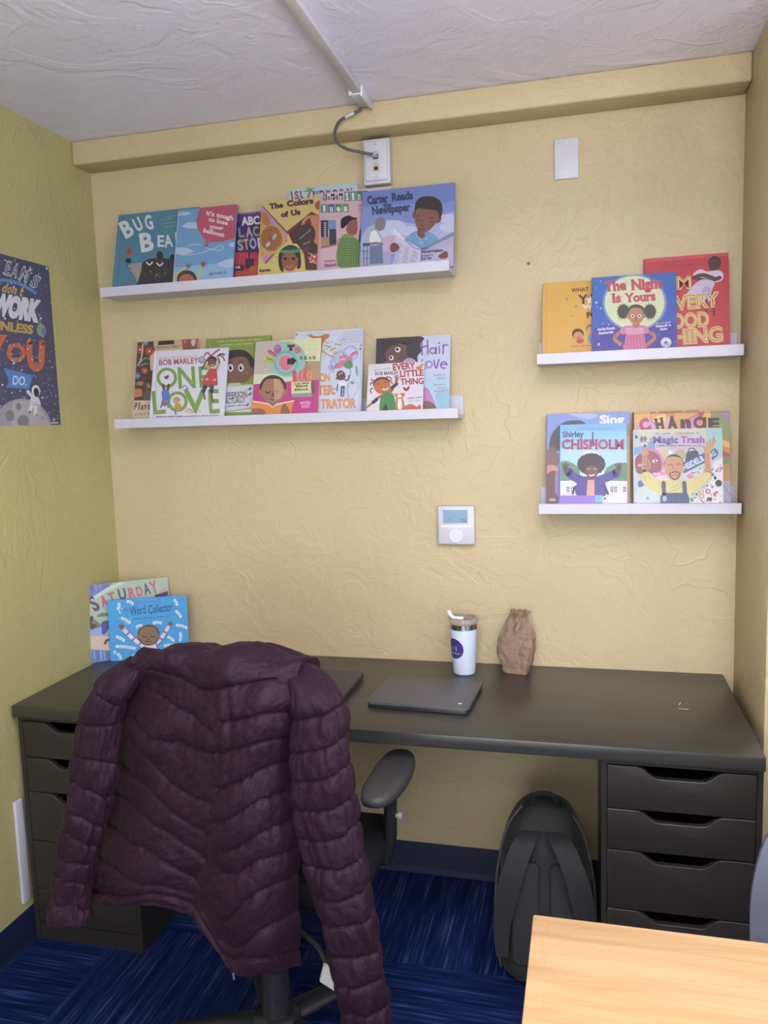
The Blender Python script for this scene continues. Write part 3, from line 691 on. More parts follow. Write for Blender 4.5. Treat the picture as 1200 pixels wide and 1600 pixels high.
def make_sleeve(rows, seams, seed, depth=0.62, push=0.0):
    C_ = np.array([r[0] for r in rows]); A_ = np.array([r[1] for r in rows]); n = len(rows); nu = 104
    vsn = np.linspace(0, n-1, 380); Wt = np.array([cmr(t_, n) for t_ in vsn]); C = Wt @ C_; A = Wt @ A_
    step = np.linalg.norm(np.diff(C, axis=0), axis=1); L = np.concatenate([[0], np.cumsum(step)])
    th = np.linspace(0, 2*math.pi, nu, endpoint=False)
    ca, sa = np.cos(th), np.sin(th)
    q = 2.35; sca = np.sign(ca)*np.abs(ca)**(2/q); ssa = np.sign(sa)*np.abs(sa)**(2/q)
    a = np.linalg.norm(A, axis=1)
    P = C[:, None, :] + A[:, None, :]*sca[None, :, None]; 
    P[..., 1] -= (a[:, None]*depth)*ssa[None, :]
    Nn = np.zeros_like(P); Nn += (A/a[:, None])[:, None, :]*ca[None, :, None]; Nn[..., 1] -= sa[None, :]
    Lg = np.repeat(L[:, None], nu, 1); d = np.full(P.shape[:2], 1e9)
    vi = np.arange(n)
    for l_, m_, r_ in seams:
        tl_ = l_ + (r_-l_)*(ca+1)/2; mid = m_ - (l_+r_)/2
        tt_ = np.clip(tl_ + mid*np.maximum(sa, 0), 0, n-1)
        lp = np.interp(tt_, vsn, L); d = np.minimum(d, np.abs(Lg - lp[None, :]))
    h = pillow(d, 0.0056, 0.008) - 0.005 - 0.0032*np.exp(-(d/0.0024)**2)
    pp = np.stack([np.cos(th)[None, :]*3.2 + 0*Lg, np.sin(th)[None, :]*3.2 + 0*Lg, Lg*22], -1)
    h = h + 0.0028*vnoise(pp*np.array([2.6, 2.6, 0.9]), seed)*np.exp(-d/0.022) + 0.008*vnoise(pp*np.array([0.5, 0.5, 0.55]), seed+5) + 0.0034*vnoise(pp*1.5, seed+9)
    P = P + Nn*h[..., None]
    b = bmesh.new(); V = grid_mesh(b, P, True)
    c0 = b.verts.new(P[0].mean(0) + np.array([0, 0, 0.012])); 
    for j in range(nu): b.faces.new((V[0][j], V[0][(j+1) % nu], c0))
    # cuff opening turned inwards
    cen = P[-1].mean(0); I1 = [b.verts.new(cen + (P[-1, j]-cen)*0.80 + np.array([0, 0, 0.004])) for j in range(nu)]; I2 = [b.verts.new(cen + (P[-1, j]-cen)*0.72 + np.array([0, 0, 0.06])) for j in range(nu)]
    for X, Y in ((V[-1], I1), (I1, I2)):
        for j in range(nu): b.faces.new((X[j], Y[j], Y[(j+1) % nu], X[(j+1) % nu]))
    b.faces.new(I2)
    bmesh.ops.recalc_face_normals(b, faces=b.faces[:])
    return link('sleeve', b, M_JACKET, JK, 80)
make_sleeve(LEFT_SLEEVE, LEFT_SEAMS, 2.0)
make_sleeve(RIGHT_SLEEVE, RIGHT_SEAMS, 11.0)
b = bmesh.new(); tube(b, [(0.925, -1.135, 0.437), (0.927, -1.137, 0.424)], 0.004, 8); o = link('zip_pull', b, M_CHROME, JK); o['label'] = 'small silver zip pull'

# ------------------------------------------------------------------ backpack
def cloth_black():
    mt, n, l, b = newmat('black_nylon_weave')
    tc = n.new('ShaderNodeTexCoord'); t2 = node(n, 'ShaderNodeTexNoise', Scale=500.0, Detail=2.0); l.new(tc.outputs['Object'], t2.inputs['Vector'])
    bp = node(n, 'ShaderNodeBump', Strength=0.25, Distance=0.001); l.new(t2.outputs['Fac'], bp.inputs['Height']); l.new(bp.outputs[0], b.inputs['Normal'])
    b.inputs['Base Color'].default_value = (0.009, 0.0085, 0.0085, 1); b.inputs['Roughness'].default_value = 0.75; b.inputs['Sheen Weight'].default_value = 0.06
    return mt
M_PACK = cloth_black()
M_STRAP = plain('black_mesh_padding', (0.014, 0.0135, 0.014), 0.8)
BP = thing('backpack', 'black backpack standing on the carpet under the desk against the drawers', 'backpack', (1.496, -0.415, 0), (R(-9), 0, R(3)))
def make_pack():
    prof = [(0.004, 0.09, 0.075), (0.03, 0.115, 0.092), (0.10, 0.125, 0.098), (0.20, 0.127, 0.098), (0.28, 0.122, 0.094), (0.35, 0.112, 0.086), (0.41, 0.095, 0.074), (0.455, 0.068, 0.055), (0.478, 0.035, 0.03), (0.484, 0.006, 0.006)]
    z = np.array([p[0] for p in prof]); n = len(prof); nu = 64; vv = np.linspace(0, n-1, 110); Wt = np.array([cmr(t_, n) for t_ in vv])
    Z, A, B = Wt @ z, Wt @ np.array([p[1] for p in prof]), Wt @ np.array([p[2] for p in prof])
    th = np.linspace(0, 2*math.pi, nu, endpoint=False); ca, sa = np.cos(th), np.sin(th); q = 3.2
    P = np.zeros((110, nu, 3)); P[..., 0] = A[:, None]*(np.sign(ca)*np.abs(ca)**(2/q)); P[..., 1] = -B[:, None]*(np.sign(sa)*np.abs(sa)**(2/q)); P[..., 2] = Z[:, None]
    nz = vnoise(P*14, 4.0)*0.006 + vnoise(P*40, 8.0)*0.0018
    Nn = P.copy(); Nn[..., 2] = 0; Nn /= np.maximum(np.linalg.norm(Nn, axis=-1, keepdims=True), 1e-6); P = P + Nn*nz[..., None]
    P[..., 2] = np.maximum(P[..., 2], 0.003)
    b = bmesh.new(); V = grid_mesh(b, P, True); b.faces.new(V[0]); b.faces.new(V[-1][::-1]); bmesh.ops.recalc_face_normals(b, faces=b.faces[:])
    link('body', b, M_PACK, BP, 70)
    # padded back panel towards the room
    for s in (-1, 1):
        b = bmesh.new(); o = rrect(-0.038, 0.038, 0.06, 0.33, 0.02); prism(b, [(x + s*0.05, zz) for x, zz in o], -0.106, -0.09)
        bmesh.ops.bevel(b, geom=[e for e in b.edges if all(v.co.y < -0.10 for v in e.verts)], offset=0.008, segments=3, affect='EDGES', profile=0.5)
        link('back_padding', b, M_STRAP, BP, 60)
    # shoulder straps
    for s, pts in ((-1, [(-0.035, -0.085, 0.405), (-0.055, -0.125, 0.385), (-0.080, -0.140, 0.32), (-0.100, -0.132, 0.24), (-0.112, -0.118, 0.16), (-0.112, -0.105, 0.08)]),
                   (1, [(0.030, -0.085, 0.405), (0.050, -0.128, 0.385), (0.078, -0.148, 0.32), (0.098, -0.142, 0.24), (0.112, -0.125, 0.16), (0.114, -0.108, 0.08)])):
        P_ = catmull(pts, 8); nP = len(P_)
        b = bmesh.new(); L_, R_, L2, R2 = [], [], [], []
        for i, p in enumerate(P_):
            wd = 0.030 - 0.016*max(0, i/nP-0.55)/0.45
            for lst, dx, dy in ((L_, -wd, 0), (R_, wd, 0), (R2, wd*0.9, 0.010), (L2, -wd*0.9, 0.010)): lst.append(b.verts.new(p + Vector((dx, dy, 0))))
        for X, Y in ((L_, R_), (R_, R2), (R2, L2), (L2, L_)):
            for i in range(nP-1): b.faces.new((X[i], Y[i], Y[i+1], X[i+1]))
        b.faces.new((L_[0], L2[0], R2[0], R_[0])); b.faces.new((L_[-1], R_[-1], R2[-1], L2[-1])); bmesh.ops.recalc_face_normals(b, faces=b.faces[:])
        link('shoulder_strap', b, M_STRAP, BP, 60)
    b = bmesh.new(); P_ = catmull([(-0.03, -0.05, 0.468), (-0.028, -0.075, 0.498), (0, -0.08, 0.508), (0.028, -0.075, 0.498), (0.03, -0.05, 0.468)], 6); tube(b, P_, 0.009, 10, flat=0.6); link('grab_handle', b, M_STRAP, BP)
    for s in (-1, 1):
        b = bmesh.new(); P_ = catmull([(s*0.118, -0.055, 0.03), (s*0.131, -0.052, 0.12), (s*0.132, -0.050, 0.22), (s*0.123, -0.048, 0.31), (s*0.100, -0.044, 0.40), (s*0.06, -0.035, 0.458)], 8)
        tube(b, P_, 0.0035, 8); link('piping', b, plain('grey_black_piping', (0.05, 0.05, 0.05), 0.6), BP)
make_pack()

# ------------------------------------------------------------------ picture ledges
def ledge(x0, z0, L, label):
    t = thing('picture_ledge', label, 'wall shelf', (x0 + L/2, 0, z0), group='white picture ledges')
    h = L/2
    b = bmesh.new(); box(b, -h, h, -0.012, -0.0005, 0.0, 0.07, 0.0008, 1); link('back_panel', b, M_WHITE, t, 30)
    b = bmesh.new(); box(b, -h, h, -0.108, -0.012, 0.0, 0.0115, 0.0006, 1); link('shelf_board', b, M_WHITE, t, 30)
    b = bmesh.new(); box(b, -h, h, -0.120, -0.108, 0.0, 0.030, 0.0008, 1); link('front_lip', b, M_WHITE, t, 30)
LEDGE = {1: (0.0707, 1.9437, 1.15), 2: (0.0885, 1.5166, 1.15), 3: (1.4688, 1.662, 0.55), 4: (1.471, 1.2295, 0.55)}
ledge(*LEDGE[1], 'long white picture ledge at the upper left, just under the jack box')
ledge(*LEDGE[2], 'long white picture ledge at the lower left, above the jacket')
ledge(*LEDGE[3], 'short white picture ledge at the upper right with the red book')
ledge(*LEDGE[4], 'short white picture ledge at the lower right, nearest the thermostat')
GROUP = {1: 'picture books on the upper left ledge', 2: 'picture books on the lower left ledge', 3: 'picture books on the upper right ledge', 4: 'picture books on the lower right ledge'}

def build_book(t, W, H, th, cover, spine, art, frame, board=0.0022, hinge=True):
    b = bmesh.new(); mats = [ink(cover), ink(spine)]
    box(b, -W/2, W/2, 0, board, 0, H, 0.0007, 1)
    box(b, -W/2, W/2, th-board, th, 0, H, 0.0007, 1)
    box(b, -W/2-0.0018, -W/2+0.0008, 0.0004, th-0.0004, 0, H, 0.0008, 2, 1)
    A = Art(W, H, *frame)
    if art: art(A)
    A.finish(b, mats, -0.00001)
    link('cover', b, mats, t, 30)
    b = bmesh.new(); box(b, -W/2+0.002, W/2-0.003, board+0.0001, th-board-0.0001, 0.003, H-0.003)
    link('page_block', b, M_PAGE, t, 0)
def shelf_book(row, label, xc, yb, W, H, lean, frame, cover, art, th=0.008, spine=None, roll=0):
    zs = LEDGE[row][1] + 0.0115
    t = thing('picture_book', label, 'book', (xc, yb, zs + th*math.sin(R(lean)) + 0.0002), (R(-lean), 0, 0), GROUP[row])
    build_book(t, W, H, th, cover, spine or cover, art, frame)
    return t

# ---- upper left ledge
def art(a):
    a.rect('#4f86a0', 60, 180, 700, 800)
    a.line('#2f5a70', 2, (166, 262), (124, 740)).line('#6fa3b6', 3, (160, 262), (118, 740))
    for y, x0, x1 in ((280, 440, 512), (300, 412, 470), (322, 425, 505), (345, 430, 500)): a.line('#8fa284', 5, (x0, y), ((x0+x1)/2, y-6), (x1, y-10))
    a.text('#d7d7dc', 'B', (186, 415), (246, 384), 100, 0.035).text('#d7d7dc', 'U', (258, 372), (300, 352), 78, 0.035).text('#d7d7dc', 'G', (318, 362), (364, 350), 84, 0.035)
    a.text('#d7d7dc', 'B', (284, 498), (366, 486), 108, 0.035).text('#d7d7dc', 'E', (386, 466), (428, 465), 68, 0.03).text('#d7d7dc', 'A', (430, 470), (484, 464), 72, 0.03)
    a.text('#d7d7dc', 'R', (500, 460), (560, 455), 80, 0.03)
    a.blob('#a49c98', (200, 585), (250, 570), (300, 580), (310, 690), (270, 700), (236, 640), (196, 600))
    a.blob('#3f3a3e', (290, 570), (330, 545), (380, 538), (440, 540), (520, 560), (560, 640), (560, 780), (250, 780), (262, 690), (282, 620))
    a.ell('#332f34', 399, 522, 21, 26); a.ell('#332f34', 478, 540, 16, 26)
    a.blob('#2b2b30', (188, 545), (204, 538), (220, 545), (218, 566), (200, 570), (188, 562)); a.line('#2b2b30', 4, (192, 575), (200, 598), (226, 608))
    for x, y in ((335, 572), (400, 578)): a.line('#ece6e0', 8, (x-18, y-8), (x, y+8), (x+18, y-8))
    a.blob('#b8484a', (208, 472), (222, 490), (218, 516), (200, 520), (190, 500), (196, 482)); a.line('#6b2a2c', 4, (197, 505), (206, 492), (218, 500))
    a.dots(['#8f8781', '#a8604c', '#9a928c'], 300, 610, 470, 660, 14, 4, 3)
shelf_book(1, 'teal book with a dark bear, at the left end of its ledge', 0.2400, -0.088, 0.296, 0.277, 15.5, ((144, 270), (648, 217), (99, 761), (610, 721)), '#4f86a0', art, 0.009)
def art(a):
    a.rect('#6f9fcb', 470, 190, 900, 740)
    a.poly('#8fb7d8', (470, 600), (900, 560), (900, 740), (470, 740))
    for p in (((520, 262), (560, 254), (600, 262), (560, 276), (525, 276)), ((545, 340), (590, 318), (640, 322), (640, 352), (580, 356)), ((500, 480), (560, 474), (610, 496), (560, 516), (505, 512)), ((760, 575), (810, 552), (870, 540), (900, 560), (890, 590), (800, 596)), ((830, 455), (870, 440), (900, 440), (900, 470), (850, 468))): a.blob('#b6c6dd', *p)
    a.line('#b5cfe6', 4, (570, 465), (640, 455), (720, 485), (780, 490), (800, 472), (780, 462), (740, 480), (640, 512), (540, 522))
    a.blob('#bf5168', (668, 222), (730, 205), (900, 195), (910, 330), (880, 405), (800, 435), (710, 438), (664, 400), (636, 340), (640, 270))
    a.poly('#bf5168', (690, 430), (712, 436), (700, 462), (712, 472), (668, 468), (684, 456))
    a.text('#eadfe2', "it's tough", (692, 272), (862, 306), 26, 0.03, 0.05).text('#eadfe2', 'to lose', (706, 310), (826, 336), 25, 0.03, 0.05).text('#eadfe2', 'your', (712, 352), (800, 366), 22, 0.03, 0.05).text('#eadfe2', 'balloon', (672, 378), (804, 410), 27, 0.03, 0.05)
    a.line('#cdbf4c', 16, (490, 720), (500, 650), (530, 625), (570, 608)); a.line('#cdbf4c', 14, (650, 700), (640, 650), (664, 605))
    a.ell('#8d5d53', 578, 590, 14, 10, 60); a.ell('#8d5d53', 672, 580, 12, 16, 20)
    for x, y in ((568, 572), (590, 572), (660, 566), (676, 558), (692, 566)): a.line('#8d5d53', 6, (x, y+14), (x+2, y))
    a.ell('#473a42', 568, 672, 62, 58); a.ell('#b7674a', 568, 684, 50, 46); a.line('#6a3230', 4, (548, 668), (556, 672)); a.line('#6a3230', 4, (580, 668), (588, 672))
    a.text('#5d6fae', 'Jarrett J.', (706, 645), (820, 632), 16, 0.03, 0.05)
    a.line('#9ec0dd', 7, (522, 240), (482, 700))
shelf_book(1, 'sky blue book with a big red balloon holding the title', 0.4235, -0.100, 0.207, 0.268, 15.2, ((521, 244), (887, 206), (478, 727), (850, 698)), '#6f9fcb', art, 0.008, '#8fb7d8')
def art(a):
    a.rect('#4d2a63', 620, 220, 1060, 760); a.poly('#5d3a78', (860, 250), (1060, 240), (1060, 300), (860, 310))
    a.scrib('#8b76a2', [1, 11, 2], (880, 268), (1030, 255), 12)
    a.text('#d8d2de', 'ABC', (910, 332), (1026, 322), 48, 0.045)
    a.text('#8aa0a0', 'L', (893, 406), (930, 402), 56, 0.04).text('#c49ab5', 'A', (938, 404), (982, 400), 58, 0.04).text('#8aa88c', 'C', (985, 400), (1022, 396), 58, 0.04).text('#8aa88c', 'K', (1030, 398), (1060, 396), 58, 0.04)
    a.text('#9aa79c', 'S', (888, 488), (924, 484), 62, 0.045).text('#cf9a54', 'T', (926, 482), (960, 478), 60, 0.045).text('#93a4cf', 'O', (962, 478), (1006, 474), 62, 0.045).text('#d8d2de', 'R', (1014, 474), (1050, 470), 60, 0.045)
    a.rect('#b23044', 840, 500, 1060, 760)
    for x in range(880, 1050, 22): a.line('#d3475a', 7, (x, 508), (x-4, 570))
    a.line('#5f2430', 12, (960, 490), (956, 540), (946, 570)); a.poly('#4c2742', (935, 540), (990, 540), (985, 600), (930, 600))
    a.blob('#b5642f', (960, 600), (1000, 580), (1022, 600), (1010, 640), (965, 640)); a.rect('#582348', 850, 580, 925, 640); a.text('#d8d2de', 'THE', (868, 604), (902, 600), 14, 0.04); a.rect('#c04a2c', 870, 618, 1010, 660)
shelf_book(1, 'narrow-showing purple and red alphabet book between the balloon book and the yellow book', 0.5050, -0.075, 0.210, 0.242, 14.6, ((672, 280), (1048, 242), (643, 724), (1023, 694)), '#4d2a63', art, 0.006)
def art(a):
    a.rect('#d3b866', 30, 120, 410, 620)
    a.poly('#b58bb5', (72, 195), (215, 345), (210, 370), (88, 505), (62, 470), (58, 300)); a.poly('#cf9446', (66, 225), (196, 350), (88, 478), (60, 440))
    a.poly('#7c4a58', (70, 190), (78, 190), (218, 338), (212, 344)); a.poly('#8f5a6c', (90, 508), (84, 498), (206, 372), (212, 378))
    a.ring('#c7a05a', 122, 372, 62, 82); a.ring('#b77a3a', 122, 372, 50, 62)
    a.ell('#a9642f', 122, 368, 58, 70); a.ell('#b97034', 92, 262, 22, 40, -20); a.ell('#9fc0cf', 140, 358, 9, 18, 30); a.ell('#9fc0cf', 104, 400, 9, 16, 40); a.line('#73401f', 4, (100, 330), (116, 322), (130, 330)); a.line('#73401f', 4, (112, 352), (118, 380))
    a.poly('#6f3a3e', (345, 222), (210, 328), (222, 352), (262, 420), (300, 450), (392, 430), (396, 250)); a.poly('#5c2e30', (300, 262), (220, 350), (240, 396), (300, 430))
    a.ring('#c98757', 348, 300, 44, 60); a.blob('#cf7a4a', (340, 250), (392, 262), (396, 430), (366, 420), (352, 330))
    a.ell('#4b3a38', 312, 352, 52, 66, 18)
    for x0, y0 in ((292, 360), (322, 335)): a.line('#7f9f86', 5, (x0-16, y0+10), (x0, y0), (x0+18, y0-18))
    a.line('#b06a50', 8, (300, 400), (318, 392), (336, 384)); a.blob('#4b3a38', (330, 400), (372, 400), (392, 480), (340, 500)); a.poly('#5a3430', (300, 440), (320, 440), (392, 540), (310, 540))
    a.poly('#c04a3c', (318, 470), (392, 440), (394, 500), (350, 500)); a.dots(['#f0e2da', '#e2b0b0', '#f2e9c8'], 330, 450, 392, 500, 16, 5, 4)
    a.poly('#d9c04e', (150, 440), (205, 398), (262, 396), (290, 430), (300, 550), (140, 550))
    a.dots(['#7a5c30', '#a98a40'], 142, 430, 170, 545, 14, 3, 5); a.dots(['#7a5c30', '#a98a40'], 288, 430, 304, 545, 10, 3, 6)
    a.blob('#353539', (160, 470), (176, 430), (216, 404), (256, 410), (280, 440), (284, 520), (262, 530), (262, 470), (190, 470), (188, 545), (168, 535))
    for k in range(9): a.line('#50505a', 2, (190+k*9, 440), (205+k*5, 410))
    a.ell('#9e5a3c', 222, 492, 44, 54); a.poly('#4f9670', (166, 440), (178, 432), (270, 430), (278, 442), (262, 446), (180, 448))
    for x in (198, 244): a.ell('#5a3a30', x, 478, 11, 9); a.ell('#2a2020', x, 478, 6)
    a.line('#7a3f2c', 4, (220, 470), (216, 500), (226, 502)); a.line('#d9746a', 6, (204, 518), (222, 526), (240, 516)); a.ell('#4f9670', 155, 415, 12, 7, -30); a.ell('#4f9670', 275, 425, 12, 7, 30)
    a.blob('#a3522a', (366, 180), (392, 160), (396, 210), (370, 205))
    a.text('#5a2f50', 'The', (116, 208), (192, 198), 27, 0.055, 0.08).text('#5a2f50', 'Colors', (212, 194), (358, 176), 29, 0.055, 0.08)
    a.text('#5a2f50', 'of', (178, 252), (220, 247), 26, 0.055, 0.08).text('#5a2f50', 'Us', (232, 244), (286, 236), 27, 0.055, 0.08)
    a.text('#2f2724', 'Karen', (57, 552), (118, 545), 14, 0.05, 0.06)
shelf_book(1, 'yellow book with purple title and three painted faces in diamonds', 0.7105, -0.100, 0.193, 0.263, 14.4, ((73, 172), (392, 139), (45, 605), (368, 580)), '#d3b866', art, 0.005)
def art(a):
    a.rect('#b9ccd0', 200, 40, 610, 620)
    a.text('#41527e', 'I', (232, 150), (240, 149), 42, 0.05).text('#b04c5e', 'S', (250, 148), (274, 146), 42, 0.05).text('#41527e', 'L', (282, 145), (300, 143), 42, 0.05)
    for c, ch, x, y in (('#41527e', 'N', 352, 122), ('#41527e', 'D', 388, 118), ('#b04c5e', 'B', 424, 116), ('#41527e', 'O', 460, 113), ('#b04c5e', 'R', 500, 110), ('#7a5a8c', 'N', 540, 106)): a.text(c, ch, (x, y+20), (x+28, y+17), 36, 0.05)
    a.line('#b06a4a', 12, (318, 150), (326, 128), (334, 105))
    for dx, dy in ((-36, 2), (-24, -20), (6, -24), (30, -18), (34, 4)): a.line('#5d9a57', 11, (332, 104), (332+dx*0.6, 100+dy*0.7), (332+dx, 104+dy), taper=True)
    a.blob('#8fb8a0', (200, 200), (400, 180), (620, 210), (620, 640), (200, 640))
shelf_book(1, 'tall pale blue book with a palm tree, rearmost and mostly hidden behind the yellow book', 0.8115, -0.060, 0.225, 0.296, 9.3, ((219, 94), (597, 53), (212, 605), (591, 576)), '#b9ccd0', art, 0.006)
def art(a):
    a.rect('#d5aeb6', 330, 70, 800, 600); a.rect('#dcb9c2', 330, 70, 800, 120)
    for k, ch in enumerate('Words'): a.rect('#2e2a30' if k % 2 == 0 else '#d8cdd0', 408 + k*22, 126-k, 428 + k*22, 160-k); a.text('#e2d6d8' if k % 2 == 0 else '#2e2a30', ch, (411 + k*22, 157-k), (425 + k*22, 156-k), 25, 0.04, 0.05)
    for k, ch in enumerate('Sing'): a.rect(('#4d7884', '#5c8f92', '#58766a', '#4d7884')[k], 526 + k*33, 112-2*k, 557 + k*33, 164-2*k); a.text('#e6e2dc', ch, (533 + k*33, 158-2*k), (550 + k*33, 157-2*k), 38, 0.045, 0.06)
    for k, ch in enumerate('Blues'): a.rect(('#5f8f74', '#48806a', '#466a7c', '#58866c', '#688f66')[k], 358 + k*39, 182-k, 393 + k*39, 228-k); a.text('#e6e2dc', ch, (366 + k*39, 222-k), (386 + k*39, 221-k), 32, 0.045, 0.06)
    a.text('#c4566a', 'by', (606, 194), (622, 192), 12, 0.03); a.text('#c4566a', 'C', (606, 218), (622, 216), 14, 0.03)
    a.rect('#453040', 395, 268, 435, 360); a.rect('#6d98bd', 436, 268, 478, 320); a.rect('#3c3f4c', 442, 316, 480, 404); a.rect('#b58a68', 395, 360, 442, 416)
    for k in range(7): a.rect('#c8ccd6', 413, 280 + k*12, 424, 287 + k*12)
    a.poly('#a96c58', (395, 412), (482, 396), (482, 404), (395, 424))
    a.blob('#9a5a45', (540, 295), (556, 262), (590, 262), (598, 300), (590, 340), (566, 350), (536, 330)); a.blob('#25252c', (504, 290), (512, 258), (548, 242), (572, 252), (596, 256), (594, 262), (560, 270), (536, 296), (512, 314))
    a.line('#5a2c24', 3, (584, 320), (596, 318)); a.poly('#2c2a34', (608, 330), (630, 260), (630, 410), (600, 400))
    a.blob('#7f9a56', (515, 350), (560, 345), (600, 380), (630, 400), (640, 530), (505, 530), (478, 470), (492, 400))
    for k in range(12): a.line('#4b6636', 3, (488 + k*12, 360 + abs(k-4)*4), (492 + k*12, 520))
    for k in range(12): a.line('#4b6636', 3, (488, 370 + k*13), (632, 374 + k*13))
    a.text('#8a3f52', 'illustrated by', (416, 498), (476, 492), 10, 0.02); a.text('#7a3348', 'Elizabeth', (416, 524), (482, 518), 18, 0.02, 0.05)
shelf_book(1, 'pink book with lettered blocks and a green checked coat, beside the blue newspaper book', 0.9095, -0.084, 0.247, 0.272, 12.4, ((360, 126), (784, 82), (342, 587), (771, 554)), '#d5aeb6', art, 0.006)
def art(a):
    a.rect('#7384c4', 590, 40, 1150, 580); a.poly('#8294cf', (600, 200), (1150, 170), (1150, 580), (600, 580))
    for p in (((640, 330), (720, 280), (800, 270), (900, 290), (1000, 280), (1080, 240), (1150, 240), (1150, 420), (640, 440)),): a.blob('#a9b1d8', *p)
    for x, y, rx, ry in ((800, 300, 60, 28), (880, 330, 60, 26), (1090, 262, 50, 24), (1110, 310, 60, 26), (760, 350, 50, 30)): a.ell('#c3c6e2', x, y, rx, ry)
    a.blob('#c9a8c8', (700, 400), (780, 350), (870, 380), (800, 450), (720, 450)); a.rect('#a7a3c4', 600, 440, 780, 580)
    a.text('#37405f', 'Carter', (656, 186), (770, 172), 40, 0.045, 0.07).text('#37405f', 'Reads', (788, 168), (906, 156), 40, 0.045, 0.07)
    a.text('#37405f', 'the', (742, 202), (786, 198), 22, 0.045, 0.06).text('#37405f', 'Newspaper', (680, 242), (892, 218), 40, 0.045, 0.07)
    # seated figure behind
    a.ell('#7d8392', 724, 292, 30, 38, 15); a.ell('#8d7a78', 718, 300, 24, 30, 15)
    a.blob('#a9b3c0', (640, 330), (690, 316), (720, 340), (740, 388), (700, 396), (660, 402), (632, 410)); a.blob('#e2e4ea', (672, 340), (700, 330), (724, 388), (668, 392))
    a.line('#8d7a78', 14, (650, 402), (700, 396), (734, 402)); a.poly('#6a7694', (664, 412), (734, 406), (738, 505), (664, 510)); a.rect('#454b68', 626, 396, 664, 412)
    for x in (632, 650): a.line('#454b68', 4, (x, 412), (x-2, 520))
    for y in (440, 480): a.line('#454b68', 3, (626, y), (662, y-3))
    # reading boy
    a.blob('#6f9abf', (862, 385), (890, 345), (925, 330), (990, 335), (1030, 360), (1044, 390), (950, 425)); a.dots(['#9fbdd8'], 872, 345, 1030, 400, 40, 4, 7)
    a.poly('#7f5446', (926, 325), (966, 325), (970, 360), (946, 372), (928, 352))
    a.ell('#7f5446', 912, 245, 12, 20); a.ell('#7f5446', 1044, 268, 14, 22, 30)
    a.blob('#3c3232', (914, 240), (918, 180), (950, 148), (1010, 144), (1056, 170), (1066, 220), (1048, 262), (990, 220), (930, 222))
    a.blob('#8a5c4c', (916, 240), (930, 210), (985, 214), (1036, 222), (1046, 262), (1010, 310), (970, 338), (936, 330), (916, 290))
    for x, y in ((934, 268), (1006, 276)): a.line('#4a2c26', 4, (x-14, y), (x, y+7), (x+14, y))
    a.line('#6a4238', 4, (962, 262), (950, 298), (968, 300)); a.line('#6d3632', 6, (936, 318), (952, 322), (966, 318)); a.line('#4a2c26', 4, (918, 250), (940, 246)); a.line('#4a2c26', 4, (990, 256), (1020, 262))
    # newspaper
    a.poly('#c7c2d6', (796, 335), (860, 380), (948, 428), (948, 580), (760, 580), (800, 480), (806, 370)); a.poly('#b9b3cc', (948, 428), (1140, 330), (1140, 580), (948, 580))
    a.poly('#dcd8e6', (790, 345), (796, 312), (858, 372), (850, 380), (808, 352), (772, 352)); a.poly('#8f8aa6', (948, 428), (1140, 330), (1140, 350), (952, 440)); a.line('#86819c', 4, (948, 430), (944, 560)); a.line('#6f6a88', 4, (856, 376), (948, 428), (1138, 330))
    rn = random.Random(4)
    for k in range(13):
        for c in range(3): a.line('#8a85a2', 3, (816 + c*42 - k*2, 394 + c*20 + k*9), (816 + c*42 - k*2 + rn.randint(22, 36), 402 + c*22 + k*9))
    for k in range(4): a.line('#a19bb8', 3, (980, 420 - 0 + k*10), (1120, 364 + k*10))
    a.blob('#7a4a38', (776, 420), (790, 396), (816, 400), (828, 424), (806, 444), (784, 444)); a.blob('#7a4a38', (1042, 465), (1080, 440), (1094, 450), (1090, 475), (1056, 480))
    a.text('#4c4868', 'Written by', (948, 432), (990, 428), 10, 0.02); a.text('#3c3858', 'Deborah Hopkinson', (948, 450), (1070, 440), 14, 0.035, 0.05); a.text('#4c4868', 'Illustrated by', (948, 470), (1014, 464), 10, 0.02); a.text('#3c3858', 'Don Tate', (948, 488), (1004, 482), 14, 0.035, 0.05)
shelf_book(1, 'wide blue book of a boy reading a newspaper, right end of its ledge', 1.0880, -0.1035, 0.284, 0.260, 14.0, ((629, 120), (1135, 67), (608, 560), (1123, 520)), '#7384c4', art, 0.009, '#6a7ab8')

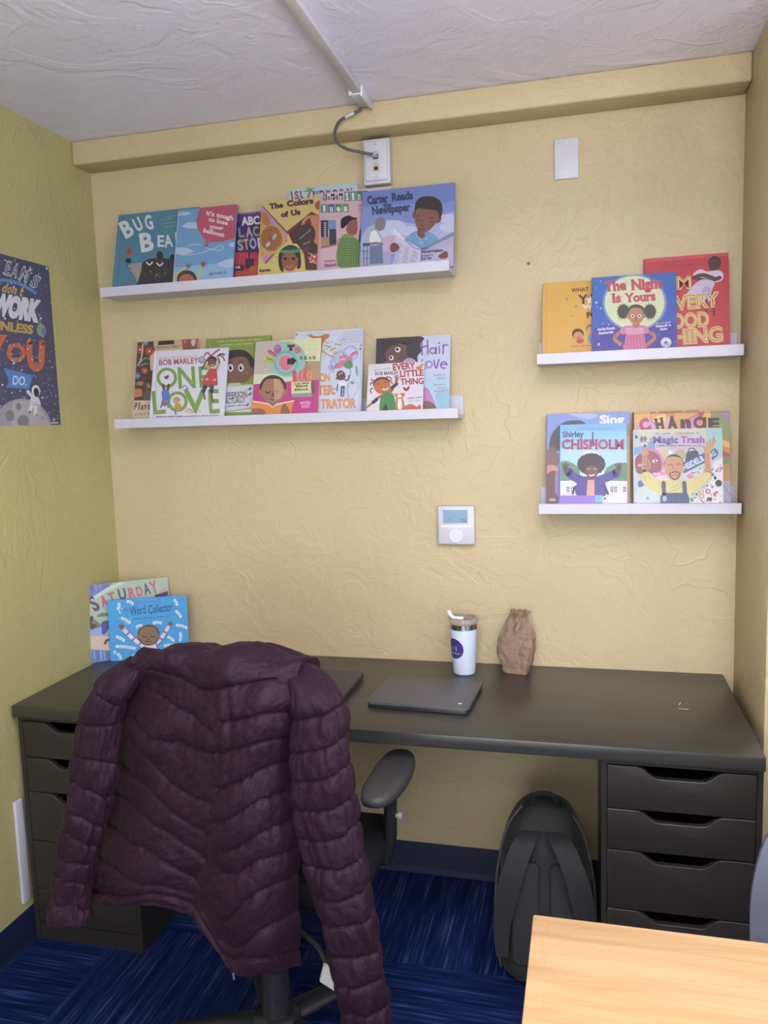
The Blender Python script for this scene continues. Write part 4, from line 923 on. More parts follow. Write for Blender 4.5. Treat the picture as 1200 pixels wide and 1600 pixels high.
# ---- lower left ledge
def art(a):
    a.rect('#cbb093', 130, 110, 600, 690); a.poly('#8b5a46', (170, 140), (580, 118), (580, 520), (150, 530))
    a.poly('#5a423a', (180, 140), (300, 140), (270, 520), (150, 525)); a.poly('#cbaa86', (290, 165), (290, 140), (470, 128), (480, 190), (300, 205)); a.poly('#dcc0a0', (264, 205), (480, 190), (480, 330), (270, 330))
    a.poly('#40362f', (322, 138), (422, 132), (424, 160), (318, 168)); a.line('#8b6a52', 3, (262, 180), (480, 168))
    a.scrib('#7d6a58', [1, 5, 2, 3, 6], (300, 190), (450, 181), 9, 0.01)
    for c, x, y, r in (('#b84438', 204, 196, 26), ('#b84438', 264, 206, 27), ('#6f7fae', 238, 152, 17), ('#b85038', 232, 332, 20), ('#6f74b0', 186, 364, 20), ('#b0465a', 492, 146, 18), ('#c08a70', 556, 140, 16)):
        for k in range(5): a.ell(c, x + r*0.55*math.cos(k*1.257), y + r*0.55*math.sin(k*1.257), r*0.55)
        a.ell('#ecd9d2', x, y, r*0.22)
    for p in (((200, 280), (240, 250), (270, 262)), ((206, 300), (236, 288), (262, 286)), ((180, 420), (210, 400), (240, 384))): a.line('#6f9a94', 13, *p, taper=True)
    a.line('#d5b9a0', 9, (222, 160), (214, 240), (190, 300)); a.ell('#b87850', 206, 412, 20, 18); a.ell('#b87850', 256, 430, 16, 18); a.rect('#4d4038', 160, 388, 280, 400)
    a.blob('#c07a56', (152, 456), (210, 450), (218, 480), (210, 498), (150, 502)); a.blob('#6a6258', (230, 470), (256, 455), (276, 470), (272, 518), (232, 520)); a.blob('#5f5348', (236, 400), (250, 440), (240, 470), (228, 440))
    a.blob('#d6c3ae', (532, 150), (545, 128), (560, 150), (548, 176)); a.rect('#b06a48', 566, 118, 590, 180)
    a.rect('#d3bb9a', 130, 524, 600, 690)
    for k, (ch, x, hh) in enumerate((('P', 164, 44), ('l', 192, 46), ('a', 206, 42), ('n', 226, 42), ('t', 250, 42), ('i', 274, 42), ('n', 290, 42), ('g', 314, 42))): a.text('#2f2822', ch, (x, 585 - k), (x + (7 if ch in 'li' else 17), 584 - k), hh, 0.02, slant=0.25)
    a.text('#8c7458', 'the life of', (168, 622), (240, 616), 17, 0.01, slant=0.2); a.scrib('#8c7458', [7], (252, 615), (330, 610), 17, 0.01, slant=0.2)
shelf_book(2, 'brown floral book behind the white book with green letters, far left of its ledge', 0.2450, -0.080, 0.226, 0.282, 13.1, ((187, 148), (579, 125), (155, 676), (551, 663)), '#cbb093', art, 0.007)
def art(a):
    a.rect('#dcdae6', 250, 170, 780, 690)
    a.line('#b9b3c4', 3, (318, 206), (288, 640)).line('#efedf6', 4, (306, 206), (276, 640))
    a.text('#cfa392', 'BASED ON THE SONG BY', (328, 260), (578, 246), 15, 0.02)
    a.text('#a53a5c', 'BOB MARLEY', (326, 298), (580, 282), 34, 0.02)
    g, lg = '#7fa04c', '#c8dcae'
    for c, o in ((lg, 6), (g, 0)):
        a.ring(c, 376 + o, 378, 47, 66); a.text(c, 'N', (452+o, 446), (562+o, 440), 132, 0.02).text(c, 'E', (588+o, 440), (650+o, 436), 130, 0.02)
        a.text(c, 'L', (288+o, 612), (368+o, 606), 144, 0.02); a.ring(c, 444+o, 532, 47, 66).text(c, 'V', (488+o, 606), (634+o, 600), 146, 0.02).text(c, 'E', (650+o, 606), (718+o, 602), 148, 0.02)
    a.blob('#8c3a58', (356, 372), (370, 368), (386, 358), (388, 376), (374, 388))
    # upside down child
    a.line('#7a5642', 18, (352, 425), (360, 470)); a.line('#7a5642', 18, (388, 425), (378, 470)); a.blob('#5d80c4', (344, 465), (390, 465), (388, 520), (352, 524)); a.line('#5d80c4', 10, (350, 520), (338, 570)); a.line('#5d80c4', 10, (384, 520), (384, 570)); a.ell('#b06c4c', 362, 545, 18)
    # small child
    a.ell('#c09468', 440, 520, 24, 18); a.ell('#cf9a74', 432, 530, 16, 14); a.blob('#c49a3a', (434, 545), (462, 545), (470, 582), (424, 586)); a.line('#6a7a86', 10, (430, 586), (434, 612)); a.blob('#6a86b4', (396, 548), (404, 555), (412, 548), (404, 562))
    # girl in red
    a.line('#5a3c3a', 10, (704, 240), (724, 225), (748, 228)); a.line('#5a3c3a', 7, (712, 230), (740, 245), (748, 268)); a.ell('#a08f8f', 602, 262, 24); a.line('#9a4a5c', 9, (618, 236), (640, 214), (660, 236), (690, 212), (716, 196)); a.ell('#b9b0b6', 602, 260, 16)
    a.line('#5a3c3a', 9, (634, 262), (620, 290), (604, 318)); a.ell('#5a3c3a', 668, 262, 32, 24)
    a.line('#c9b060', 20, (628, 298), (650, 310)); a.line('#c9b060', 18, (700, 318), (716, 280)); a.ell('#7d5a46', 668, 282, 28, 26); a.line('#f0e2de', 4, (658, 294), (670, 299), (684, 292)); a.line('#7d5a46', 10, (716, 280), (708, 252))
    a.poly('#c44a4c', (650, 318), (700, 318), (706, 425), (650, 438), (598, 416)); a.ell('#e0a898', 636, 388, 10, 8); a.ell('#e0a898', 686, 392, 10, 8)
    a.line('#4f6480', 26, (624, 434), (612, 468)); a.line('#4f6480', 26, (668, 434), (664, 470)); a.line('#7d5a46', 12, (612, 472), (622, 515)); a.line('#7d5a46', 12, (664, 472), (670, 525)); a.ell('#7d5a46', 672, 528, 14, 5)
    a.line('#6a5450', 5, (480, 440), (490, 428), (504, 436), (500, 460)); a.line('#6a5450', 4, (500, 456), (520, 446)); a.ell('#c8c05a', 540, 410, 8, 6)
    a.blob('#d6b9a6', (500, 560), (520, 580), (548, 600), (530, 612), (506, 598), (494, 606)); a.line('#8a5a42', 4, (520, 574), (548, 600)); a.ell('#c4b07a', 590, 592, 6)
    a.scrib('#77718a', [7, 2, 7, 6], (306, 634), (482, 630), 9, 0.02); a.scrib('#8a85a0', [11, 2, 7, 8], (490, 630), (710, 622), 7, 0.01)
shelf_book(2, 'white book with huge green letters and a girl in a red dress', 0.3400, -0.104, 0.268, 0.248, 15.9, ((298, 208), (774, 181), (258, 673), (740, 657)), '#dcdae6', art, 0.007)
def art(a):
    a.rect('#84963f', 590, 90, 1060, 680); a.line('#a2b060', 3, (655, 130), (630, 660)); a.line('#66762e', 2, (644, 130), (618, 660))
    a.scrib('#b9c48a', [7, 2, 8, 4, 1, 4, 8], (700, 148), (996, 130), 10, 0.01); a.scrib('#b9c48a', [11, 2, 4, 8], (720, 170), (930, 158), 10, 0.01)
    a.blob('#7f5c4c', (740, 300), (770, 240), (860, 225), (930, 260), (940, 330), (900, 395), (840, 412), (770, 402)); a.blob('#38353a', (720, 300), (740, 225), (800, 198), (880, 200), (935, 250), (944, 300), (920, 310), (890, 250), (840, 240), (770, 268), (752, 320))
    for x in (788, 855): a.ell('#efe9ea', x, 312, 17, 24); a.ell('#2a2224', x-1, 312, 10, 15); a.ell('#efe9ea', x+3, 306, 3)
    a.line('#38302e', 4, (768, 278), (786, 272), (800, 278)); a.line('#38302e', 4, (836, 276), (852, 268), (874, 276)); a.line('#5a3c34', 4, (810, 334), (818, 340), (828, 336)); a.line('#6b3a34', 4, (796, 362), (818, 372), (842, 362)); a.ell('#8f6455', 890, 345, 16, 12)
    a.poly('#b7bfa0', (780, 412), (850, 408), (860, 428), (770, 430))
    a.rect('#cfd0d8', 600, 426, 1060, 600); a.line('#b6c48a', 8, (740, 436), (930, 420)); a.line('#a9b85e', 10, (740, 600), (930, 572))
    a.text('#4d4a52', 'J', (728, 512), (744, 511), 34, 0.02, slant=0.1); a.text('#4d4a52', 'EFFERSON,', (750, 512), (900, 498), 36, 0.02, slant=0.1); a.text('#4d4a52', 'ACTUALLY', (752, 548), (884, 534), 34, 0.02, slant=0.1); a.scrib('#6a6872', [3, 10, 2, 1, 5, 6], (752, 568), (884, 556), 10, 0.02)
    for x, y in ((916, 446), (900, 550), (916, 480)): a.ell('#4d5a86', x, y, 6, 10, 30); a.ell('#4d5a86', x-8, y+6, 8, 5, 20)
    a.ell('#c9a05a', 890, 455, 5)
shelf_book(2, 'olive green book with a wide-eyed face, between the white and the pink book', 0.5025, -0.080, 0.229, 0.279, 13.2, ((633, 126), (1050, 101), (605, 662), (1027, 648)), '#84963f', art, 0.007)
def art(a):
    # sketch units: third close-up grid of this cover
    a.rect('#c9bfa2', 0, 100, 730, 1000); a.poly('#dfe0ae', (300, 110), (720, 90), (710, 350), (440, 350)); a.poly('#c4b6ac', (60, 150), (300, 135), (280, 470), (40, 480)); a.poly('#b79a72', (480, 350), (700, 348), (692, 530), (420, 540))
    for k in range(7): a.line('#c6cf9a', 3, (330 + k*52, 120), (325 + k*52, 340))
    for k in range(5): a.line('#c6cf9a', 3, (310, 150 + k*46), (705, 138 + k*46))
    a.poly('#d5dcb8', (30, 480), (420, 470), (420, 545), (20, 600)); a.poly('#c63a86', (20, 578), (690, 530), (680, 1000), (10, 1000))
    a.ell('#9fc3b2', 370, 330, 188, 176); a.ring('#7ab5b5', 360, 366, 96, 120); a.ring('#86c6c4', 360, 366, 118, 128); a.ell('#e0778f', 360, 366, 70, 74)
    a.poly('#35302f', (372, 325), (420, 322), (420, 304), (466, 344), (420, 396), (420, 378), (372, 384))
    a.poly('#b5b83e', (150, 288), (246, 318), (232, 384), (130, 352)); a.line('#3a3a28', 5, (150, 316), (236, 340)); a.poly('#c8cc66', (140, 340), (150, 296), (165, 300), (155, 346))
    a.line('#cc4f52', 34, (196, 252), (250, 290)); a.line('#e79a94', 5, (196, 252), (248, 290))
    a.blob('#b65aa0', (240, 220), (262, 190), (300, 192), (316, 240), (280, 276), (250, 262)); 
    for k in range(4): a.line('#d795c4', 5, (256 + k*13, 235 - k*6), (250 + k*16, 196))
    a.poly('#6a3846', (372, 188), (450, 184), (448, 208), (424, 210), (426, 248), (390, 250), (392, 212), (372, 212))
    a.ell('#d06a5c', 476, 242, 33); a.ell('#e08a78', 476, 242, 18); a.ell('#8a3a38', 476, 242, 7)
    for k, ch in enumerate('READ'): a.text('#3a352e', ch, (500 + k*42, 334 - k), (530 + k*42, 333 - k), 30, 0.035, 0.05)
    a.text('#6f5a52', 'A', (540, 424), (594, 420), 62, 0.05, 0.08); a.text('#b79a92', 'A', (546, 420), (588, 417), 48, 0.02)
    for c, ch, x in (('#d9506c', 'B', 428), ('#e06a6a', 'O', 490), ('#d9605c', 'O', 540), ('#e78a4a', 'K', 578)): a.text(c, ch, (x, 538 - (x-428)*0.08), (x+50, 534 - (x-428)*0.08), 84, 0.10)
    for x in (470, 520, 572, 610): a.line('#eda7a0', 6, (x, 450), (x-2, 530))
    a.poly('#d9d3a0', (412, 556), (612, 546), (612, 664), (414, 672)); a.poly('#8f9a96', (414, 672), (622, 660), (618, 702), (416, 706)); a.blob('#7b5f5c', (608, 560), (640, 555), (644, 660), (614, 664)); a.scrib('#6c6a34', [2, 3, 7], (440, 584), (592, 572), 20, 0.02); a.scrib('#6c6a34', [6], (458, 610), (578, 602), 28, 0.02, 0.05); a.scrib('#6c6a34', [6], (446, 644), (580, 636), 26, 0.02, 0.05)
    a.text('#edb9cf', 'MELISSA', (502, 776), (606, 770), 26, 0.03); a.text('#edb9cf', 'SWEET', (512, 812), (598, 806), 26, 0.03)
    a.face_of('#a9765a', '#4e3d38', 232, 640, 120, 128, 0, True, '#6d3a30', 0.78)
    a.poly('#c69a7a', (240, 520), (300, 530), (340, 640), (300, 720), (245, 740))
    a.line('#5a3a30', 4, (246, 640), (236, 690), (252, 694)); a.line('#5a3a30', 4, (258, 644), (276, 654), (292, 640)); a.poly('#6f8474', (186, 758), (280, 754), (262, 790), (222, 806))
    a.poly('#e58a36', (30, 742), (190, 772), (230, 806), (270, 775), (440, 738), (400, 900), (20, 900)); a.poly('#ecd9b4', (30, 740), (190, 766), (230, 800), (272, 768), (444, 734), (440, 746), (272, 782), (230, 814), (190, 780), (30, 752))
    for k in range(9): a.line('#d07a2c', 3, (150 + k*20, 800 + abs(k-4)*4), (148 + k*20, 880))
    a.blob('#98694f', (20, 830), (90, 815), (150, 840), (140, 890), (10, 900))
    for k in range(4): a.line('#98694f', 17, (320 + k*18, 870), (322 + k*17, 800 - (k in (1, 2))*22))
    a.blob('#98694f', (312, 830), (384, 820), (396, 880), (320, 890))
def fr_k(q): return [((x*0.25 + 440 - 390)/190*1200, (y*0.25 + 500 - 510)/190*1200) for x, y in q]
shelf_book(2, 'pink and green collage book with a face reading an orange book', 0.6820, -0.102, 0.222, 0.261, 15.1, fr_k(((-159, 139), (248, 115), (-188, 630), (224, 617))), '#c9bfa2', art, 0.006)
def art(a):
    a.rect('#cdd3e4', 60, 40, 520, 640); a.ell('#c2694a', 96, 98, 6); a.dots(['#6a7a4e', '#7b6a8a', '#556a54'], 90, 80, 500, 200, 6, 5, 3)
    a.line('#b9a08a', 3, (150, 105), (230, 90), (300, 98)); a.blob('#c8743c', (158, 100), (230, 108), (286, 92), (300, 110), (262, 150), (250, 220), (236, 150))
    rn = random.Random(9)
    for k in range(22):
        x, y = rn.uniform(252, 385), rn.uniform(110, 255); dx, dy = rn.uniform(-34, 34), rn.uniform(-26, 26); a.line(rn.choice(['#8a7ca8', '#a3924a', '#9a8fc0', '#b4a250', '#7a748e']), 3, (x, y), (x+dx*0.5+6, y+dy*0.5), (x+dx, y+dy))
    for x, y, q in ((286, 170, 20), (320, 190, -30), (350, 160, 10), (270, 210, 40), (310, 232, 15), (340, 215, -20)): a.ell('#c3a94e', x, y, 24, 6, q)
    for k in range(6): a.line('#b59aa6', 3, (384, 84 + k*13), (492, 76 + k*14))
    for cx, cy, r in ((372, 250, 46), (432, 215, 48), (340, 275, 36)): a.ring('#9aa6dd', cx, cy, r-7, r, 24); a.ring('#b0b8e6', cx, cy, r-16, r-11, 24)
    for p in (((420, 262), (380, 270), (345, 292)), ((425, 255), (400, 238), (372, 240)), ((430, 255), (440, 225), (466, 212)), ((425, 265), (370, 295), (340, 300))): a.line('#cf6f8a', 20, *p); a.line('#e3a0b4', 5, *p)
    a.blob('#5f9a68', (392, 282), (420, 258), (442, 270), (444, 300), (420, 312), (398, 304)); a.line('#7a9a6a', 4, (428, 310), (432, 340), (420, 380))
    a.line('#7a8fa0', 4, (420, 400), (412, 440), (420, 500), (416, 560)); a.line('#9ab0c0', 3, (420, 430), (450, 380), (480, 430), (440, 500), (420, 520)); a.blob('#7aa59a', (466, 290), (478, 320), (474, 360), (464, 330)); a.blob('#7aa57a', (430, 390), (458, 396), (440, 410))
    a.ell('#6c5046', 372, 354, 28, 32, -20); 
    for x, y in ((362, 346), (378, 340)): a.ell('#efe9ea', x, y, 5); a.ell('#2a2020', x, y, 2.5)
    a.ell('#6c5046', 348, 372, 8); a.line('#3c3436', 6, (396, 380), (414, 384), (424, 352)); a.blob('#e6e6f0', (364, 388), (396, 386), (400, 424), (362, 424)); a.poly('#5a6a94', (372, 420), (398, 418), (390, 488), (368, 486)); a.line('#e6e6f0', 3, (384, 436), (380, 486)); a.line('#4a3c3c', 6, (352, 410), (346, 450))
    a.ring('#9a7fb4', 318, 322, 9, 13, 16); a.ring('#9a7fb4', 302, 306, 8, 12, 16); a.ring('#9a7fb4', 326, 302, 8, 12, 16)
    a.text('#e0985a', 'AN', (130, 396), (228, 394), 50, 0.05); a.text('#e0985a', 'ON', (240, 392), (304, 389), 48, 0.05); a.text('#e0985a', 'WRITER:', (120, 478), (338, 470), 54, 0.05); a.text('#e0985a', 'ILLUS', (110, 562), (238, 559), 54, 0.05); a.text('#e0985a', 'TRATOR', (246, 559), (468, 554), 54, 0.05)
    a.line('#aab0c8', 2, (500, 62), (484, 600)); a.dots(['#7a866a', '#8a7fa0'], 480, 160, 500, 200, 3, 7, 5)
shelf_book(2, 'white book covered in coloured doodles with orange capital letters', 0.8150, -0.084, 0.224, 0.282, 13.1, ((89, 83), (508, 58), (68, 622), (492, 608)), '#cdd3e4', art, 0.013, '#c2c6d8')
def art(a):
    a.rect('#c3cbe2', 560, 80, 1070, 640); a.poly('#b3cbdc', (780, 380), (1070, 340), (1070, 640), (780, 640)); a.blob('#8fc0d2', (960, 470), (1060, 440), (1060, 640), (940, 640), (980, 560))
    a.blob('#40393d', (560, 90), (700, 70), (882, 110), (868, 150), (872, 200), (850, 230), (838, 290), (700, 330), (560, 320))
    a.blob('#6d4f43', (648, 210), (670, 180), (720, 150), (776, 150), (780, 210), (792, 240), (770, 270), (716, 290), (668, 290)); a.dots(['#40393d'], 670, 140, 776, 160, 18, 7, 2)
    for x, y, r in ((726, 188, 17), (686, 240, 15)): a.ell('#e6e0e2', x, y, r); a.ell('#2f2524', x-2, y-2, r*0.62); a.ell('#efeaea', x+2, y-5, 2.5)
    a.line('#3f2c28', 4, (704, 172), (722, 164), (742, 172)); a.line('#4a302a', 4, (722, 240), (736, 246), (744, 232)); a.line('#4a302a', 3, (700, 226), (708, 232))
    a.blob('#b793c6', (760, 262), (800, 240), (840, 262), (830, 290), (770, 290)); a.blob('#7d5c4e', (620, 300), (660, 262), (760, 268), (800, 300))
    P = '#8f4f9c'
    a.line(P, 9, (876, 140), (878, 222)).line(P, 9, (912, 128), (914, 218)).line(P, 9, (870, 178), (916, 162)); a.ring(P, 945, 196, 13, 22, 20); a.line(P, 9, (966, 172), (966, 216)); a.line(P, 8, (986, 168), (986, 214)); a.ell(P, 984, 148, 6); a.line(P, 9, (1010, 160), (1010, 214)); a.line(P, 8, (1010, 178), (1022, 158), (1040, 162))
    a.line('#8a88b0', 9, (878, 250), (882, 300), (900, 306)); a.ring('#8f7fae', 922, 282, 15, 24, 22); a.line(P, 9, (952, 256), (966, 306), (984, 250)); a.ring(P, 1014, 286, 15, 24, 22); a.line(P, 8, (994, 286), (1034, 278)); a.poly('#c3cbe2', (1016, 290), (1046, 290), (1040, 304), (1020, 300))
    a.scrib('#8f9fb8', [7, 2], (948, 356), (1024, 350), 13, 0.02); a.scrib('#8f9fb8', [6], (974, 376), (1026, 372), 13, 0.02); a.scrib('#8f9fb8', [11, 2], (950, 416), (1024, 411), 11, 0.02); a.scrib('#8f9fb8', [6], (976, 436), (1022, 432), 13, 0.02); a.scrib('#8f9fb8', [8], (952, 456), (1022, 451), 13, 0.02)
    a.blob('#c07fb8', (890, 430), (920, 440), (950, 500), (960, 560), (890, 560)); a.blob('#7f604f', (890, 520), (930, 516), (966, 548), (970, 620), (890, 620))
shelf_book(2, 'pale blue book with purple handwritten title and dark curly hair, tallest at the right end', 1.0865, -0.080, 0.235, 0.249, 14.4, ((592, 120), (1056, 94), (576, 606), (1046, 591)), '#c3cbe2', art, 0.007)
def art(a):
    a.rect('#dfd6de', 520, 250, 910, 620)
    rd = '#a5382f'
    a.text(rd, 'EVERY', (697, 318), (838, 306), 38, 0.035); a.text(rd, 'LITTLE', (742, 360), (888, 350), 37, 0.035); a.text(rd, 'THING', (744, 408), (888, 402), 36, 0.035)
    a.text('#5f6f5c', 'BOB MARLEY', (586, 350), (734, 342), 20, 0.03); a.scrib('#8fa0b4', [5, 2, 3, 4], (576, 322), (684, 306), 9, 0.02)
    a.blob('#c08a4c', (838, 300), (862, 290), (886, 272), (876, 306), (856, 318)); a.blob('#5d80c4', (556, 370), (580, 378), (598, 364), (590, 392), (570, 390))
    for p in (((570, 430), (556, 440), (562, 462)), ((580, 400), (560, 396), (556, 410)), ((640, 368), (670, 360), (690, 374)), ((660, 378), (684, 384), (692, 402)), ((600, 376), (608, 364), (620, 368))): a.line('#7a3c24', 7, *p)
    a.ell('#7a3c24', 626, 402, 54, 42, -12); a.ell('#c2703c', 630, 420, 52, 46, -8); a.line('#efe4dc', 8, (634, 436), (650, 440), (666, 428)); a.line('#6d2f1e', 4, (596, 408), (606, 402), (616, 408)); a.line('#6d2f1e', 4, (640, 398), (652, 390), (662, 396)); a.line('#8a4a26', 3, (628, 410), (622, 424), (632, 426))
    a.blob('#4c8a4e', (626, 470), (690, 458), (712, 520), (718, 600), (620, 600)); a.line('#4f5a5c', 22, (690, 430), (720, 402)); a.line('#b06a3c', 16, (676, 452), (694, 440)); a.line('#b86a38', 18, (716, 392), (722, 370))
    for x, y in ((706, 356), (716, 350), (726, 350), (736, 360)): a.line('#b86a38', 7, (720, 374), (x, y))
    a.line('#b06a3c', 16, (624, 478), (594, 496)); a.line('#4f5a5c', 22, (596, 500), (572, 520)); a.line('#b86a38', 12, (566, 524), (532, 552))
    a.blob('#c9763c', (706, 462), (730, 470), (756, 460), (772, 464), (764, 484), (740, 492), (714, 486)); a.blob('#c9763c', (720, 490), (756, 490), (768, 560), (716, 560)); a.blob('#efe6e2', (730, 500), (748, 500), (752, 556), (728, 556)); a.ell('#efe6e2', 738, 480, 14, 8); a.blob('#c26a34', (768, 545), (810, 530), (846, 545), (862, 532), (872, 552), (860, 572), (768, 572))
    a.line('#b0343c', 15, (768, 432), (780, 442), (794, 428)); a.line('#b0343c', 5, (762, 424), (768, 434)); a.line('#b0343c', 5, (800, 416), (794, 430))
    a.scrib('#7f7f90', [7, 6], (786, 500), (880, 490), 10, 0.02); a.line('#cfc3d4', 3, (792, 470), (840, 440), (860, 436)); a.scrib('#9fb4bc', [7, 6], (790, 516), (870, 510), 9, 0.01)
    a.blob('#334a38', (628, 590), (650, 530), (664, 560), (664, 600))
shelf_book(2, 'small white book with red capitals and a dancing child in green, lowest on its ledge', 1.0395, -0.1035, 0.175, 0.168, 17.3, ((547, 281), (892, 264), (531, 607), (880, 596)), '#dfd6de', art, 0.006)

# ---- upper right ledge
def art(a):
    a.rect('#dba636', 40, 180, 440, 660); a.line('#c48f2a', 3, (80, 215), (78, 640))
    a.text('#4a3a20', 'WHAT', (216, 268), (310, 260), 20, 0.03); a.text('#3c3222', 'YOU', (252, 330), (420, 318), 46, 0.03); a.text('#ece6d6', 'WERE', (276, 360), (400, 352), 24, 0.04); a.text('#4a3a20', 'FOR', (298, 404), (390, 398), 28, 0.05)
    a.poly('#efe7d2', (308, 300), (316, 282), (322, 300), (340, 302), (326, 314), (330, 332), (316, 322), (300, 332), (306, 314), (294, 302))
    for x, y, r in ((192, 304, 9), (240, 344, 10), (220, 394, 6), (330, 280, 7), (360, 420, 8)): a.line('#7c8a6a' if r > 8 else '#9a7a3a', 4, (x-r, y), (x+r, y)); a.line('#7c8a6a' if r > 8 else '#9a7a3a', 4, (x, y-r), (x, y+r))
    a.ell('#5a2430', 250, 490, 32, 28); a.ell('#cf8a56', 252, 500, 26, 22); a.blob('#c2443c', (244, 520), (276, 516), (280, 534), (250, 542)); a.line('#cf8a56', 5, (246, 522), (216, 512)); a.line('#cf8a56', 5, (270, 538), (282, 554)); a.line('#cf8a56', 5, (252, 540), (244, 556)); a.line('#7a3a2c', 3, (246, 508), (256, 512), (264, 506))
    a.ell('#a5703c', 314, 462, 22, 24); a.ell('#d69a66', 316, 474, 18, 20); a.blob('#6c97b0', (306, 500), (340, 496), (340, 536), (310, 540))
    a.scrib('#b5812c', [7, 2, 5, 8], (210, 562), (330, 556), 9)
shelf_book(3, 'golden yellow book with two tiny children, left end of the upper right ledge', 1.5755, -0.085, 0.183, 0.236, 16.0, ((66, 222), (411, 197), (62, 631), (413, 615)), '#dba636', art, 0.008)
def art(a):
    a.rect('#c02f38', 590, 40, 1080, 620); a.poly('#cf4750', (600, 60), (1070, 40), (1070, 70), (600, 110))
    a.text('#8f3a34', 'GORDON C. JAMES', (690, 138), (880, 124), 15, 0.02); a.scrib('#a8443e', [8, 2], (700, 112), (800, 104), 12, 0.01)
    a.ell('#3f2a2a', 982, 112, 34, 40, 5); a.blob('#53352f', (952, 112), (968, 92), (1000, 92), (1010, 120), (998, 150), (970, 154), (954, 140)); a.line('#2f1c1a', 3, (962, 116), (974, 115)); a.line('#2f1c1a', 3, (986, 114), (998, 114)); a.line('#2f1c1a', 3, (972, 138), (990, 137))
    a.blob('#cfc0d0', (876, 160), (910, 144), (940, 156), (1000, 150), (1026, 165), (1024, 200), (980, 215), (900, 205), (868, 180)); a.line('#5a3830', 22, (872, 190), (920, 176), (985, 196)); a.line('#5a3830', 22, (1010, 190), (960, 204), (896, 200))
    a.blob('#c6b4cc', (900, 205), (980, 210), (966, 262), (950, 320), (900, 300), (826, 292)); a.blob('#a99ac0', (930, 240), (960, 250), (950, 310), (910, 290)); a.line('#6d3a34', 14, (940, 310), (938, 390)); a.line('#6d3a34', 14, (975, 290), (980, 390))
    def big(t, p0, p1, h):
        a.text('#d9c66e', t, p0, p1, h, 0.055); a.text('#a82a30', t, (p0[0]+3, p0[1]-3), (p1[0]-3, p1[1]-3), h*0.93, 0.012); a.text('#e3d58a', t, (p0[0]+5, p0[1]-4), (p1[0]-5, p1[1]-4), h*0.9, -0.018)
    big('I', (744, 256), (756, 255), 62); big('AM', (700, 254), (858, 246), 62); big('VERY', (768, 362), (1014, 340), 72); big('E', (704, 362), (758, 360), 72); big('GOOD', (690, 466), (956, 446), 72); big('THING', (690, 552), (1030, 528), 74)
shelf_book(3, 'glossy red book with yellow outlined capitals, right end of the upper right ledge', 1.8795, -0.080, 0.223, 0.283, 12.6, ((607, 88), (1057, 54), (612, 606), (1067, 585)), '#c02f38', art, 0.010, '#a8242e')
def art(a):
    a.rect('#3a5fb2', 310, 150, 800, 640); a.poly('#3269b4', (310, 180), (800, 150), (800, 230), (310, 300)); a.blob('#4a3f96', (330, 470), (500, 440), (780, 440), (790, 640), (320, 640))
    a.ell('#6f93c0', 554, 322, 172, 154); a.ell('#cfd5a6', 554, 322, 160, 144)
    for x, y, r in ((470, 300, 20), (640, 250, 14), (640, 400, 22), (480, 400, 16), (510, 216, 10)): a.ell('#c0c898', x, y, r)
    a.dots(['#d5deee', '#8fb0dc'], 330, 190, 775, 560, 26, 4, 6); a.ell('#8fb0dc', 362, 546, 8); a.ell('#8fb0dc', 350, 322, 7)
    a.text('#c04a58', 'The', (394, 262), (512, 252), 50, 0.05, 0.06); a.text('#c04a58', 'Night', (536, 254), (706, 242), 52, 0.05, 0.06); a.text('#c04a58', 'Is', (434, 322), (482, 318), 44, 0.05, 0.06); a.text('#c04a58', 'Yours', (502, 320), (668, 308), 44, 0.05, 0.06)
    for cx in (494, 636):
        a.ell('#4a4636', cx, 370, 32, 38)
        for k in range(14): t_ = k*0.449; a.line('#4a4636', 7, (cx + 24*math.cos(t_), 370 + 28*math.sin(t_)), (cx + 40*math.cos(t_+0.1), 370 + 46*math.sin(t_+0.1)), taper=True)
    a.ell('#4a4636', 562, 366, 46, 34); a.poly('#a96f4c', (545, 425), (580, 425), (584, 460), (540, 460)); a.face_of('#b87c56', '#4a4636', 562, 390, 44, 48, 0, False, '#8a3c38', 0.7)
    a.line('#b07450', 20, (478, 478), (446, 516), (490, 554)); a.line('#b07450', 20, (630, 478), (662, 510), (614, 554)); a.ell('#c9799a', 500, 470, 28, 20, -40); a.ell('#c9799a', 606, 468, 28, 20, 40)
    a.blob('#c9799a', (510, 452), (545, 448), (560, 458), (580, 446), (600, 452), (604, 490), (506, 494)); a.poly('#cc6f92', (508, 488), (604, 486), (622, 600), (490, 600))
    for k in range(3): a.line('#ddb6c9', 5, (510, 462 + k*11), (556, 466 + k*11), (602, 460 + k*11))
    for k in range(6): a.line('#a9507a', 3, (520 + k*15, 496), (512 + k*19, 590))
    a.text('#dfe2ee', 'Abdul-Razak', (354, 474), (452, 464), 13, 0.03, 0.04); a.text('#dfe2ee', 'Zachariah', (360, 494), (442, 486), 13, 0.03, 0.04); a.text('#c4cce4', 'ILLUSTRATED BY', (672, 440), (748, 431), 7, 0.02); a.text('#dfe2ee', 'Keturah A.', (668, 456), (752, 448), 13, 0.03, 0.04); a.text('#dfe2ee', 'Bobo', (692, 472), (730, 468), 13, 0.03, 0.04)
    a.ell('#d8dce2', 722, 536, 28, 26); a.ring('#5f6a86', 722, 536, 20, 22, 24); a.poly('#5f6a86', (706, 544), (722, 524), (738, 543)); a.line('#5f6a86', 4, (708, 550), (738, 548))
shelf_book(3, 'dark blue book with a full moon and a girl in pink, beside the red book', 1.7375, -0.102, 0.227, 0.238, 14.6, ((329, 189), (776, 157), (329, 617), (783, 595)), '#3a5fb2', art, 0.008)
